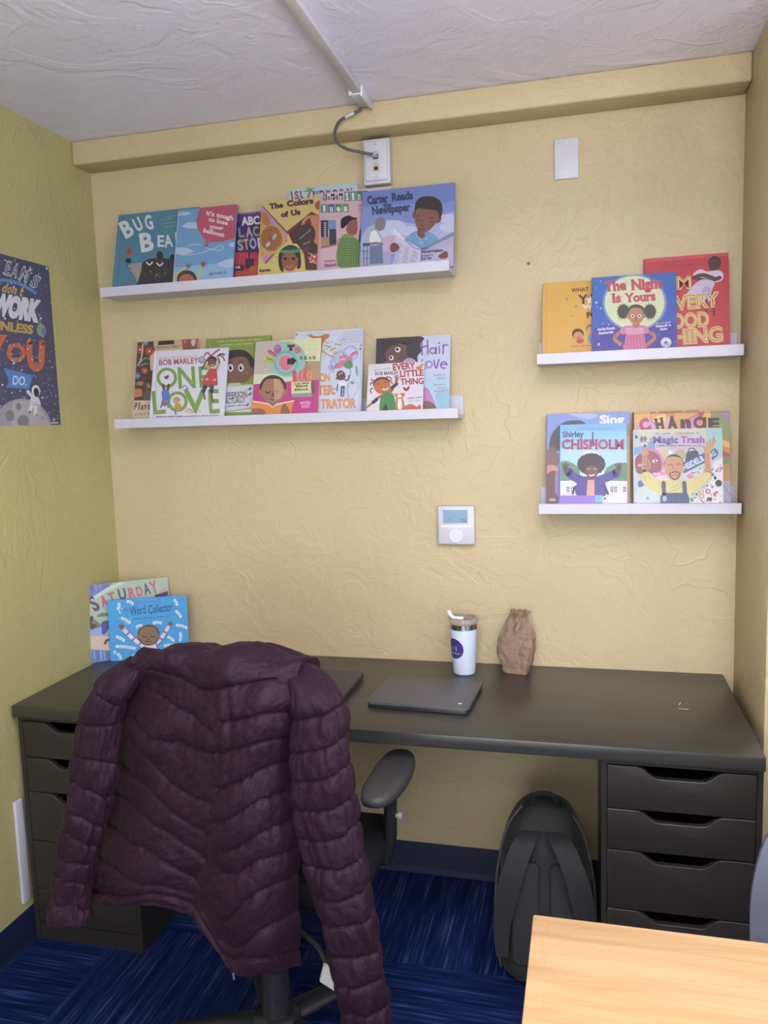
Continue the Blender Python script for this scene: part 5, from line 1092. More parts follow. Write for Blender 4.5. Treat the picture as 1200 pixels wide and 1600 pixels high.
# ---- lower right ledge
def art(a):
    a.rect('#7f96d2', 70, 40, 540, 580); a.blob('#a5b0da', (200, 60), (300, 54), (360, 70), (300, 90)); a.poly('#a97a4e', (505, 120), (540, 110), (540, 580), (500, 580)); a.poly('#c59a5c', (512, 180), (524, 180), (522, 560), (508, 560))
    a.text('#e6e6ee', 'Sing', (366, 114), (500, 112), 44, 0.045, 0.07)
    a.blob('#4a4346', (96, 230), (110, 170), (160, 115), (220, 96), (280, 104), (300, 160), (200, 240), (104, 262)); a.blob('#7c5a50', (84, 260), (120, 240), (150, 300), (130, 350), (84, 350)); a.blob('#c08a70', (84, 340), (140, 345), (140, 395), (82, 390)); a.blob('#6b4638', (80, 395), (140, 380), (140, 560), (78, 560)); a.poly('#8f7ab4', (128, 380), (160, 350), (160, 530), (126, 480))
    a.text('#dcd6e2', 'KEL', (100, 527), (134, 526), 12, 0.03)
shelf_book(4, 'periwinkle book with white title at its top corner, behind the white-house book', 1.6110, -0.080, 0.238, 0.283, 12.7, ((85, 64), (529, 50), (83, 565), (532, 564)), '#7f96d2', art, 0.010, '#5f6fa8')
def art(a):
    a.rect('#86bfe2', 140, 100, 530, 580); a.rect('#a9cfe6', 140, 250, 530, 340); a.poly('#6fb0dc', (150, 100), (530, 100), (530, 150), (150, 150))
    a.scrib('#6f9fcb', [8, 4, 2], (240, 148), (430, 146), 18, 0.02)
    a.line('#4f4a66', 7, (330, 160), (329, 215)); a.ell('#4f4a66', 330, 215, 9, 20); a.ell('#d9d6e4', 320, 330, 64, 76); a.rect('#e6e4ee', 250, 350, 396, 410)
    for k in range(9): a.line('#a9a6c0', 4, (256 + k*17, 358), (256 + k*17, 404))
    a.blob('#5f8a68', (140, 340), (180, 312), (230, 330), (260, 360), (250, 420), (140, 430)); a.blob('#5f8a68', (400, 360), (440, 330), (500, 322), (530, 340), (530, 430), (390, 420))
    a.rect('#d6d4e2', 140, 420, 530, 580); a.poly('#e9e7f0', (140, 425), (240, 415), (240, 428), (140, 436)); a.poly('#e9e7f0', (400, 418), (520, 425), (520, 436), (400, 430))
    for x in (190, 214, 425, 446, 494): a.rect('#5f6a8c', x, 450, x+14, 480); a.line('#e9e7f0', 2, (x+7, 450), (x+7, 480)); a.line('#e9e7f0', 2, (x, 465), (x+14, 465))
    a.line('#4a3f8e', 46, (300, 425), (240, 405), (198, 370)); a.line('#4a3f8e', 46, (340, 425), (410, 400), (456, 378)); a.blob('#4a3f8e', (256, 410), (320, 396), (384, 410), (396, 500), (246, 500)); a.poly('#cf9a88', (302, 414), (338, 414), (340, 500), (296, 500))
    for cx, s in ((184, 1), (468, -1)):
        a.ell('#5a3f3a', cx, 356, 14, 22, -20*s)
        for k in range(4): a.line('#5a3f3a', 6, (cx, 352), (cx - 18 + k*12, 322 + abs(k-1.5)*6))
    for k in range(16): t_ = k*0.3927; a.ell('#372c2c', 322 + 52*math.cos(t_), 330 + 40*math.sin(t_), 24, 20)
    a.ell('#372c2c', 322, 328, 56, 44); a.blob('#6a4840', (292, 350), (324, 338), (356, 350), (352, 390), (324, 416), (298, 392)); a.line('#c9c0c8', 3, (300, 356), (316, 356)); a.line('#c9c0c8', 3, (332, 356), (350, 356)); a.line('#e9e2e2', 6, (312, 388), (324, 392), (338, 386))
    a.text('#3f3f66', 'Shirley', (168, 186), (282, 183), 30, 0.025); a.text('#a83a52', 'CHISHOLM', (164, 248), (498, 248), 48, 0.035, 0.035)
    a.line('#372c2c', 10, (236, 450), (222, 490)); a.line('#372c2c', 10, (396, 450), (412, 490))
    a.rect('#8f6fc4', 138, 498, 344, 534); a.rect('#6fb4dc', 344, 496, 382, 536); a.rect('#8f6fc4', 138, 534, 382, 580); a.text('#3f3a44', 'A', (386, 522), (404, 521), 14, 0.04)
shelf_book(4, 'sky blue book of a figure with raised arms before a domed white building', 1.6260, -0.102, 0.188, 0.252, 14.2, ((157, 119), (511, 109), (156, 570), (515, 569)), '#86bfe2', art, 0.007)
def art(a):
    S = lambda x, y: (x, y)
    a.rect('#d9a05a', 540, 30, 1080, 580)
    for c, p in (('#e3a84c', ((546, 50), (650, 48), (640, 90), (550, 104))), ('#c9a0c0', ((570, 100), (640, 84), (680, 140), (570, 150))), ('#e0a890', ((640, 84), (690, 110), (760, 60), (760, 140), (680, 140))), ('#e9be5e', ((660, 80), (720, 58), (720, 100), (680, 112))), ('#d97f4a', ((700, 52), (780, 46), (760, 90))), ('#d58aa0', ((820, 100), (900, 60), (900, 150), (820, 150))), ('#c04a50', ((895, 50), (930, 48), (900, 110))), ('#e3b050', ((930, 46), (960, 46), (960, 110), (915, 110))), ('#8f9a5e', ((960, 46), (1065, 44), (1065, 220), (1010, 200), (960, 120))), ('#a587b8', ((1020, 50), (1065, 50), (1065, 108), (1040, 100)))): a.poly(c, *p)
    for c, y in (('#e3b050', 190), ('#d98a4a', 225), ('#c0484e', 252)): a.poly(c, (1010, y), (1080, y+30), (1080, y+64), (1010, y+34))
    a.rect('#7a8a5c', 1010, 290, 1080, 330); a.poly('#c08a44', (1010, 330), (1070, 330), (1070, 420), (1010, 420)); a.rect('#a9a0b0', 1010, 420, 1080, 580); a.line('#7f7688', 5, (1030, 440), (1066, 500))
    D1 = '#4a3236'
    a.text('#b8404e', 'C', (590, 160), (646, 140), 60, 0.07, 0.0); a.text(D1, 'H', (668, 150), (716, 142), 58, 0.06, 0.06); a.text(D1, 'A', (730, 142), (786, 138), 62, 0.07); a.text(D1, 'n', (800, 140), (856, 138), 66, 0.07); a.ring('#5a2f38', 902, 108, 17, 33, 24); a.line('#5a2f38', 15, (930, 84), (930, 150)); a.text(D1, 'E', (948, 142), (1010, 140), 54, 0.06, 0.06)
    for p in (((552, 60), (1060, 50)), ((650, 50), (640, 90), (690, 140)), ((820, 100), (900, 60))): a.line('#8a4f3c', 3, *p)
    a.scrib('#8a5a3a', [2, 9, 5], (640, 56), (900, 48), 9, 0.01)
    a.line('#3f3036', 8, (548, 56), (550, 560))
shelf_book(4, 'orange patchwork book with dark bouncing capitals, behind the pale mural book', 1.8695, -0.080, 0.261, 0.281, 12.7, ((546, 53), (1059, 37), (549, 564), (1069, 563)), '#d9a05a', art, 0.010, '#5a3f3a')
def art(a):
    # sketch units: close-up grid of this cover
    a.rect('#b9c2bc', 20, 230, 980, 1100); a.poly('#c9c9ae', (90, 240), (950, 235), (950, 330), (90, 330)); a.blob('#c9b2c4', (230, 320), (500, 300), (760, 330), (760, 440), (300, 450)); a.poly('#9fc6c4', (780, 240), (960, 240), (960, 540), (820, 500))
    a.poly('#6f9fd0', (40, 440), (250, 380), (260, 450), (40, 520)); a.ell('#6a4a8c', 62, 326, 15, 18)
    a.ell('#cf7fa8', 210, 600, 140, 160); a.ell('#9a5560', 200, 610, 128, 140); a.blob('#8a4854', (50, 560), (110, 500), (160, 540), (160, 680), (70, 700)); a.line('#c98f9a', 9, (190, 560), (200, 640), (180, 660)); a.blob('#e6dfe6', (226, 580), (256, 560), (288, 572), (256, 590)); a.ell('#3f3a60', 258, 575, 10); a.blob('#e6dfe6', (80, 620), (100, 606), (124, 616), (100, 632)); a.ell('#3f3a60', 102, 618, 8)
    a.blob('#7c5f9c', (210, 690), (260, 672), (290, 664), (270, 694)); a.blob('#e27fa0', (210, 715), (300, 690), (370, 700), (340, 730), (220, 744)); a.dots(['#e9e3e8'], 230, 700, 300, 730, 8, 7, 2); a.blob('#cfcad6', (260, 745), (370, 730), (390, 790), (340, 800)); a.poly('#e0b054', (325, 458), (385, 462), (345, 540)); a.ell('#e6dfe6', 416, 488, 19)
    a.ell('#a9a87a', 520, 510, 60, 56); a.ell('#c0aa5a', 515, 515, 34)
    a.blob('#3f4450', (580, 520), (600, 480), (690, 470), (715, 520), (710, 580), (580, 600)); a.ring('#4a4d58', 640, 480, 34, 44, 24); a.ell('#c4c9ce', 650, 690, 110, 100); a.ell('#cf7f9c', 620, 735, 36, 26); a.ell('#3a3f4a', 640, 698, 8); a.ell('#3a3f4a', 668, 700, 8)
    a.poly('#3f6490', (540, 600), (770, 490), (780, 590), (560, 706), (552, 700)); a.poly('#3f6490', (830, 480), (880, 440), (920, 490), (900, 530), (850, 570)); a.text('#d5dfe8', 'HEIDELB', (560, 676), (772, 570), 56, 0.03); a.text('#d5dfe8', 'RG', (840, 540), (896, 508), 46, 0.03)
    # confetti road
    a.poly('#ddd9de', (960, 540), (960, 1100), (620, 1100), (620, 1000), (720, 940), (850, 760), (860, 590)); a.dots(['#7a9a6c', '#3f4048', '#c4566a', '#6f86b4', '#d28a4a', '#8f8a96'], 640, 600, 950, 1010, 60, 11, 9)
    for c, x, y, r in (('#d98068', 742, 942, 28), ('#c0567a', 806, 892, 28), ('#c0808f', 924, 668, 24), ('#3f4048', 918, 808, 36), ('#3f4048', 882, 756, 16), ('#5f8f62', 852, 718, 20), ('#5f8f62', 640, 982, 20), ('#6f9a6c', 852, 846, 14)): a.ell(c, x, y, r); a.ell('#ddd9de', x, y, r*0.45) if r in (28, 24) else None
    a.line('#55505a', 5, (700, 960), (760, 1010)); a.rect('#3f4048', 800, 955, 850, 990); a.rect('#a0566c', 865, 905, 890, 945)
    a.blob('#c3c9ce', (60, 900), (110, 840), (200, 830), (290, 910), (310, 1020), (70, 1020)); a.ell('#7f93b0', 178, 964, 14); a.ring('#4a6c8c', 178, 964, 10, 14, 16); a.ell('#b9c47a', 120, 928, 30, 14); a.blob('#4a62b4', (80, 800), (110, 780), (140, 830), (90, 850))
    # man with raised arms
    a.line('#c0885c', 60, (150, 690), (148, 600), (150, 520)); a.line('#c0885c', 60, (810, 700), (800, 560), (800, 480)); a.rect('#d8d4d2', 115, 390, 185, 412); a.line('#a9836a', 28, (150, 410), (150, 640)); a.blob('#c0885c', (116, 470), (150, 440), (188, 462), (190, 510), (118, 520)); a.blob('#6a6f6c', (100, 350), (124, 312), (136, 352), (120, 386)); a.blob('#6a6f6c', (140, 352), (152, 312), (170, 346), (152, 380)); a.line('#7a8a96', 10, (178, 390), (214, 380), (210, 345))
    for p in (((780, 450), (756, 425)), ((800, 430), (800, 380)), ((820, 420), (832, 356)), ((836, 424), (868, 332)), ((840, 440), (882, 366))): a.line('#c89868', 19, *p)
    a.blob('#c89868', (770, 450), (830, 410), (850, 450), (820, 500), (780, 490))
    a.blob('#cfc47a', (110, 720), (190, 690), (280, 770), (380, 770), (470, 780), (560, 780), (640, 760), (740, 710), (800, 690), (840, 720), (800, 790), (640, 920), (600, 960), (620, 1100), (310, 1100), (310, 940), (180, 860), (120, 790))
    for p in (((150, 720), (160, 780)), ((185, 700), (200, 770)), ((420, 860), (500, 820)), ((430, 890), (530, 850)), ((300, 800), (330, 860))): a.line('#a99a54', 6, *p)
    a.poly('#4f5878', (310, 940), (360, 908), (590, 908), (612, 960), (616, 1100), (312, 1100)); a.line('#4f5878', 44, (345, 805), (350, 930)); a.line('#4f5878', 44, (560, 805), (570, 930)); a.line('#3a425c', 5, (470, 920), (470, 1010)); a.ell('#9fb4d0', 356, 970, 22, 30)
    a.ell('#3f3638', 452, 610, 104, 104); a.blob('#c48f66', (356, 590), (380, 540), (450, 530), (520, 545), (544, 590), (548, 680), (500, 760), (452, 778), (405, 750), (360, 680)); a.line('#4a3730', 12, (412, 700), (420, 740), (460, 770), (500, 745), (512, 700)); a.line('#4a3730', 10, (430, 700), (464, 688), (500, 698)); a.line('#4a3730', 7, (390, 620), (420, 612), (440, 618)); a.line('#4a3730', 7, (480, 612), (510, 606), (530, 614)); a.line('#8a5a40', 6, (445, 620), (440, 652), (466, 654)); a.line('#8a4a44', 8, (440, 726), (464, 722), (490, 726))
    a.text('#5f6a9c', 'Magic', (232, 388), (498, 386), 66, 0.03, 0.06); a.text('#8a6a9c', 'Trash', (524, 388), (774, 386), 66, 0.03, 0.06); a.scrib('#7f8a90', [1, 5, 2, 5, 6, 3, 3, 3], (270, 426), (740, 424), 20, 0.01); a.scrib('#8f9a94', [4, 7], (256, 298), (420, 296), 18, 0.01); a.scrib('#8f9a94', [11, 2], (470, 296), (720, 294), 18, 0.01)
def fr_m(q): return [((x*350/1200 + 830 - 985)/180*1200, (y*350/1200 + 630 - 635)/180*1200) for x, y in q]
shelf_book(4, 'pale mural-style book of a man in overalls lifting both arms', 1.8590, -0.102, 0.240, 0.232, 15.0, fr_m(((548, 146), (1022, 134), (552, 569), (1033, 568))), '#b9c2bc', art, 0.007)

# ---- two books standing on the desk in the corner
def art(a):
    a.rect('#a9bfa0', 90, 80, 840, 920); a.poly('#6f7fc0', (90, 190), (360, 150), (250, 240), (110, 330)); 
    for k, c in enumerate(('#5a5f9c', '#a98fc4', '#6f9ac8', '#8a6aa8', '#5f7fb8')): a.line(c, 12, (150 + k*38, 180 - k*6), (160 + k*34, 262 - k*14))
    a.poly('#c7d6c8', (130, 330), (280, 220), (420, 150), (430, 170), (300, 240), (140, 350)); a.poly('#c99ab0', (740, 240), (815, 180), (820, 260), (760, 280)); a.poly('#5a3448', (700, 270), (820, 230), (820, 300), (700, 300))
    for c, ch, x0, y0, x1, y1, h in (('#6d3f78', 'S', 178, 432, 232, 400, 130), ('#c4566f', 'A', 246, 392, 302, 374, 98), ('#c4566f', 'T', 308, 356, 366, 338, 88), ('#6d3f78', 'U', 392, 322, 456, 306, 92), ('#cf5a7c', 'R', 478, 305, 536, 292, 88), ('#cf5a7c', 'D', 548, 288, 600, 274, 84), ('#5a4a86', 'A', 612, 270, 668, 254, 96), ('#cf5a7c', 'Y', 676, 262, 740, 240, 106)): a.text(c, ch, (x0, y0), (x1, y1), h, 0.035)
    a.line('#5a8a84', 32, (236, 460), (300, 455), (400, 420)); a.ell('#8a6a54', 218, 468, 18, 12); a.blob('#8a7a68', (150, 490), (200, 520), (230, 560), (190, 590), (150, 590)); a.blob('#4f4c44', (140, 485), (170, 480), (160, 540), (200, 550), (150, 600)); a.blob('#4f4c44', (340, 420), (400, 370), (400, 460))
    a.poly('#4f8a74', (300, 640), (350, 500), (400, 480), (430, 640)); a.line('#4a3f66', 14, (380, 420), (300, 520)); a.blob('#4a4f9c', (240, 530), (290, 512), (330, 520), (280, 620), (250, 640), (230, 600))
    a.poly('#8fa6d8', (140, 600), (240, 570), (240, 640), (400, 650), (400, 680), (144, 650)); a.poly('#d6b9a4', (146, 650), (840, 680), (840, 830), (160, 780)); a.line('#5f3a3c', 22, (368, 645), (350, 690), (290, 690), (268, 722)); a.line('#a9c0b4', 10, (400, 390), (350, 480))
    a.poly('#5f7fb8', (152, 776), (840, 830), (840, 960), (160, 960))
    for k in range(9): a.line(('#8fa6d8', '#4a6aa8', '#a9b9dc')[k % 3], 10, (175 + k*28, 790), (182 + k*28, 870))
t = thing('picture_book', 'large green picture book leaning into the corner behind the jacket', 'book', (0.0955, -0.114, 0.7345), (0, 0, R(39)), 'picture books on the desk')
t.rotation_euler = (R(-4.5), 0, R(38.8))
build_book(t, 0.270, 0.262, 0.011, '#a9bfa0', '#7a6a9c', art, ((105, 205), (815, 100), (157, 900), (880, 800)))
def art(a):
    a.rect('#2fa0e0', 370, 270, 1100, 860)
    a.scrib('#5a86c8', [5, 2], (600, 358), (700, 352), 20, 0.02); a.scrib('#5a86c8', [8], (715, 350), (835, 342), 20, 0.02)
    a.text('#2f5f9c', 'the', (508, 430), (552, 424), 36, 0.0, slant=0.1); a.text('#1f3f6c', 'Word', (562, 462), (692, 444), 74, 0.01, slant=0.05); a.text('#1f3f6c', 'Collector', (716, 446), (930, 416), 72, 0.01, slant=0.05)
    a.scrib('#2a6aa4', [5, 2, 3, 6, 2, 3, 3], (584, 498), (888, 474), 15, 0.02)
    def tagp(x, y, q, L=70, h=24):
        c, s_ = math.cos(R(q)), math.sin(R(q)); T = lambda u, v: (x + u*c - v*s_, y + u*s_ + v*c)
        a.poly('#dfe8ee', T(-L/2, -h/2+5), T(0, -h/2), T(L/2, -h/2+6), T(L/2, h/2+6), T(0, h/2), T(-L/2, h/2+4)); a.line('#7f93a8', 4, T(-L/3, 3), T(L/3, 3))
    for q in ((470, 385, 100, 60), (525, 500, 30, 90), (562, 346, 25, 60), (960, 340, 60, 60), (985, 445, 50, 80), (1010, 555, 15, 110), (790, 522, 0, 80), (632, 550, -18, 60), (480, 655, 30, 80), (520, 730, 8, 165), (912, 668, 35, 75), (1000, 655, 92, 80), (890, 725, -4, 90), (980, 780, 55, 85), (855, 792, 35, 85), (590, 808, -25, 90), (470, 806, 60, 60), (430, 770, 10, 20)): tagp(*q)
    a.dots(['#dfe8ee'], 400, 400, 700, 560, 10, 6, 3)
    for p in (((500, 570), (560, 640), (650, 720), (690, 740)), ((890, 560), (840, 640), (770, 720), (740, 740))): a.line('#2a3550', 44, *p); a.line('#dcd6ea', 36, *p)
    for x, y, q in ((545, 612, 48), (590, 660, 45), (640, 705, 40), (855, 608, -60), (820, 668, -55), (780, 712, -45)): c, s_ = math.cos(R(q+90)), math.sin(R(q+90)); a.line('#8f7fb4', 17, (x - 18*c, y - 18*s_), (x + 18*c, y + 18*s_))
    for hx, hy, s in ((488, 560, -1), (905, 540, 1)):
        a.ell('#7a5c40', hx, hy, 20, 16)
        for k in range(4): a.line('#7a5c40', 8, (hx, hy), (hx - 22 + k*15, hy - 30 + abs(k-1.5)*8))
    a.blob('#2a3550', (668, 735), (790, 735), (785, 870), (668, 870)); a.blob('#dcd6ea', (676, 735), (782, 735), (778, 870), (676, 870))
    for y in (768, 812, 850): a.line('#8f7fb4', 19, (680, y), (776, y-2), sm=False)
    a.ell('#2a3550', 714, 634, 96, 92); a.face_of('#8a6a4c', '#5a4434', 714, 636, 86, 80, 0, True, '#4a3024', 0.85)
b = bmesh.new()
t = thing('picture_book', 'bright blue picture book standing half open on the desk in front of the green one', 'book', (0.1695, -0.127, 0.7345), (R(-2.5), 0, R(20.2)), 'picture books on the desk')
W, H = 0.260, 0.209
mats = [ink('#2fa0e0')]
box(b, -W/2, W/2, 0, 0.0022, 0, H, 0.0007, 1)
A = Art(W, H, (380, 335), (1055, 285), (402, 850), (1082, 842)); art(A); A.finish(b, mats, -0.00001)
# second board, opened backwards from the spine at the left
box(b, -W/2, W/2-0.004, 0, 0.0022, 0, H, 0.0007, 1, 0, Matrix.Translation((-W/2, 0.003, 0)) @ Matrix.Rotation(R(6), 4, 'Z') @ Matrix.Translation((W/2, 0, 0)))
box(b, -W/2-0.0018, -W/2+0.0008, 0.0004, 0.0052, 0, H, 0.0006, 1)
link('cover', b, mats, t, 30)
b = bmesh.new()
for k, q in enumerate((0.6, 1.2, 1.8, 2.4, 3.0, 3.6, 4.2, 4.8, 5.3)):
    box(b, 0.003, W-0.006, -0.0004, 0.0004, 0.003, H-0.003, 0, 1, 0, Matrix.Translation((-W/2, 0.0028, 0)) @ Matrix.Rotation(R(q), 4, 'Z'))
link('pages', b, M_PAGE, t, 0)

# ------------------------------------------------------------------ poster on the left wall
def art(a):
    a.rect('#50506c', -300, -20, 560, 1520)
    a.dots(['#c9c9d6', '#9a9ab4', '#e2e2ea'], -240, 60, 480, 1440, 230, 5, 3); a.dots(['#e2e2ea'], -240, 100, 480, 1440, 60, 8, 8); a.dots(['#b0b0c4'], 100, 900, 480, 1400, 90, 5, 12)
    for ch, x0, y0, x1, y1, h in (('D', -130, 235, -84, 236, 104), ('R', -62, 238, -6, 246, 104), ('E', 36, 252, 78, 262, 106), ('A', 82, 264, 140, 284, 108), ('M', 150, 290, 220, 320, 108), ('S', 238, 338, 296, 372, 96)):
        a.text('#b9b9c6', ch, (x0, y0), (x1, y1), h, 0.055); a.text('#4f4f66', ch, (x0+5, y0-6), (x1-5, y1-6), h*0.88, -0.012)
    a.line('#5f8fcf', 26, (-140, 290), (0, 298), (120, 318), (220, 360), (290, 406))
    for k, (ch, x, w_) in enumerate((('d', 16, 38), ('o', 58, 32), ('n', 96, 36), ("'", 138, 10), ('t', 154, 30))): a.text('#c9a54e', ch, (x, 396 + k*8), (x + w_, 402 + k*8), 74, 0.035, slant=0.15)
    a.text('#dcdce4', 'WORK', (-62, 566), (318, 632), 150, 0.085)
    a.text('#c9a54e', 'UNLESS', (-62, 694), (268, 738), 66, 0.05)
    a.ell('#7fa6a0', 336, 708, 36, 52, -8); a.blob('#9aa55e', (310, 690), (330, 665), (350, 680), (340, 710), (316, 720)); a.blob('#4f86b4', (340, 700), (366, 690), (366, 730), (346, 750))
    a.text('#cf6a3c', 'Y', (-110, 968), (36, 984), 210, 0.09); a.ring('#cf6a3c', 134, 890, 44, 76); 
    a.text('#50506c', ' ', (0, 0), (1, 0), 1) if False else None
    a.line('#cf6a3c', 48, (240, 800), (240, 900), (262, 990), (300, 1018), (330, 985), (338, 900), (340, 808))
    a.dots(['#e2e2ea'], 60, 780, 350, 1030, 26, 6, 21)
    a.poly('#4f86cf', (32, 1010), (268, 1070), (236, 1180), (50, 1166), (78, 1110)); a.text('#cfdcf0', 'DO.', (104, 1142), (216, 1152), 68, 0.02)
    a.line('#6f80b8', 6, (236, 1150), (196, 1290))
    a.ell('#9f9aa0', 180, 1500, 236, 244); a.poly('#b3adb0', (110, 1270), (250, 1272), (330, 1330), (410, 1470), (470, 1520), (100, 1520), (90, 1400))
    for x, y, rx, ry in ((152, 1320, 19, 28), (80, 1392, 36, 46), (188, 1434, 44, 46)): a.ell('#a9a3a8', x, y, rx+8, ry+8); a.ell('#7f7b84', x, y, rx, ry)
    a.ell('#a98f6a', 340, 1410, 11, 16)
    # small space walker
    a.line('#dfdfe4', 26, (262, 1240), (226, 1200)); a.blob('#dfdfe4', (258, 1230), (300, 1232), (322, 1290), (300, 1310), (246, 1290)); a.line('#dfdfe4', 20, (306, 1260), (322, 1310)); a.line('#dfdfe4', 28, (262, 1290), (240, 1366)); a.line('#dfdfe4', 28, (284, 1296), (290, 1388)); a.line('#dfdfe4', 16, (232, 1368), (250, 1372)); a.line('#dfdfe4', 16, (282, 1392), (304, 1400)); a.ell('#e6e6ea', 290, 1196, 33, 48, -8); a.ell('#3a3a50', 294, 1206, 22, 38, -8); a.line('#8f8fa0', 4, (250, 1278), (310, 1292))
    a.rect('#cfcfd6', 408, 1444, 468, 1454); a.ell('#9f9fae', 432, 1424, 12, 16)
t = thing('wall_poster', 'dark starry poster with large lettering on the green wall', 'poster', (XL + 0.0012, -0.4275, 1.5345), (0, 0, R(90)))
b = bmesh.new(); mats = [ink('#50506c')]
box(b, -0.165, 0.165, 0.0002, 0.0007, 0, 0.488)
A = Art(0.33, 0.488, (-242, 18), (398, 191), (-113, 1476), (488, 1463), 0.000006); art(A); A.finish(b, mats, 0.0)
link('sheet', b, mats, t, 0)
for x in (-0.155, 0.155):
    b = bmesh.new(); box(b, x-0.004, x+0.004, -0.0012, 0.0002, 0.477, 0.485, 0.0004, 1); o = link('tape_dot', b, plain('clear_tape', (0.5, 0.5, 0.55), 0.3), t, 0)

# ------------------------------------------------------------------ tumbler
CUP = thing('tumbler', 'white tumbler with steel rim and clear lid on the desk beside the paper bag', 'tumbler', (1.2395, -0.105, 0.7342), (0, 0, 0))
M_CUP = plain('powder_white', (0.60, 0.66, 0.78), 0.35)
z1 = 0.142; r0, r1 = 0.0335, 0.0425
b = bmesh.new(); lathe(b, [(0, 0.0), (r0-0.003, 0.0), (r0, 0.003), (r0+0.0002, 0.010), (r0+0.0012, 0.012), (r1, z1), (r1-0.002, z1+0.0006), (r1-0.004, z1), (r0-0.003, 0.006), (0, 0.006)], 56); link('cup_body', b, M_CUP, CUP, 40)
b = bmesh.new(); lathe(b, [(r1-0.003, z1-0.002), (r1+0.0002, z1+0.0002), (r1+0.0008, z1+0.016), (r1-0.0005, z1+0.017), (r1-0.003, z1+0.016), (r1-0.003, z1-0.002)], 56); link('steel_rim', b, M_CHROME, CUP, 40)
M_LID = plain('smoky_clear_plastic', (0.62, 0.56, 0.55), 0.08); M_LID.node_tree.nodes['Principled BSDF'].inputs['Transmission Weight'].default_value = 0.75; M_LID.node_tree.nodes['Principled BSDF'].inputs['IOR'].default_value = 1.35
b = bmesh.new(); lathe(b, [(0, z1+0.0172), (r1+0.0005, z1+0.0172), (r1+0.003, z1+0.020), (r1+0.0035, z1+0.024), (r1+0.001, z1+0.033), (r1-0.005, z1+0.0355), (r1-0.008, z1+0.031), (0, z1+0.030)], 56); link('lid', b, M_LID, CUP, 40)
b = bmesh.new()
tube(b, catmull([(-0.044, -0.012, z1+0.056), (-0.041, -0.012, z1+0.050), (-0.036, -0.0125, z1+0.041), (-0.026, -0.013, z1+0.0345), (-0.010, -0.014, z1+0.0335), (0.004, -0.015, z1+0.033)], 6), [0.0125]*31, 14, flat=0.40, upv=(0, 0, 1)); 
link('flip_tab', b, plain('white_tab', (0.82, 0.82, 0.85), 0.3), CUP, 50)
# round purple badge wrapped on the cup wall
def wrap(b, shape, zc, ang, mi, lift):
    """shape: list of (u,v) metres on the unrolled wall around (ang, zc)"""
    vs_ = []
    for u, v in shape:
        z = zc + v; r = r0 + 0.0012 + (r1 - r0 - 0.0012)*(z-0.012)/(z1-0.012) + lift; a = ang + u/r
        vs_.append(b.verts.new((r*math.sin(a), -r*math.cos(a), z)))
    return vs_
def wrapped_poly(b, loops, zc, ang, mi, lift):
    rings = [wrap(b, L, zc, ang, mi, lift) for L in loops]
    for A_, B_ in zip(rings, rings[1:]):
        n = len(A_)
        for k in range(n):
            f = b.faces.new((A_[k], A_[(k+1) % n], B_[(k+1) % n], B_[k])); f.material_index = mi; f.smooth = True
b = bmesh.new(); ang = R(-39); zc = 0.084; rb = 0.0318
wrapped_poly(b, [[(rb*s_*math.cos(k*math.pi/24), rb*s_*math.sin(k*math.pi/24)) for k in range(48)] for s_ in (1, 0.92, 0.85, 0.78, 0.7, 0.55, 0.4, 0.25, 0.1, 0.001)], zc, ang, 0, 0.0003)
def stroke(b, pts, w, lift=0.0005):
    for (x0, y0), (x1, y1) in zip(pts, pts[1:]):
        L = math.hypot(x1-x0, y1-y0); nx, ny = -(y1-y0)/L*w/2, (x1-x0)/L*w/2
        for k in range(3):
            t0, t1_ = k/3, (k+1)/3
            q = [(x0+(x1-x0)*t0+nx, y0+(y1-y0)*t0+ny), (x0+(x1-x0)*t1_+nx, y0+(y1-y0)*t1_+ny), (x0+(x1-x0)*t1_-nx, y0+(y1-y0)*t1_-ny), (x0+(x1-x0)*t0-nx, y0+(y1-y0)*t0-ny)]
            f = b.faces.new(wrap(b, q, zc, ang, 1, lift)); f.material_index = 1

stroke(b, [(0.0045, 0.0095), (0.0065, 0.004), (0.006, -0.006)], 0.0016); stroke(b, [(0.011, 0.0095), (0.009, 0.004), (0.0085, -0.006)], 0.0016); stroke(b, [(0.006, 0.002), (0.009, 0.002)], 0.0018)
stroke(b, [(-0.008, 0.008), (-0.006, 0.003), (-0.007, -0.005)], 0.0014); stroke(b, [(-0.002, 0.008), (-0.004, 0.003), (-0.0035, -0.005)], 0.0014)
for k in range(8):
    stroke(b, [(-0.016 + k*0.0045, -0.0145), (-0.0125 + k*0.0045, -0.0145)], 0.0034)
o = link('round_badge', b, [ink('#3c2f86'), ink('#c9c6e6')], CUP, 40); o['label'] = 'round purple badge'

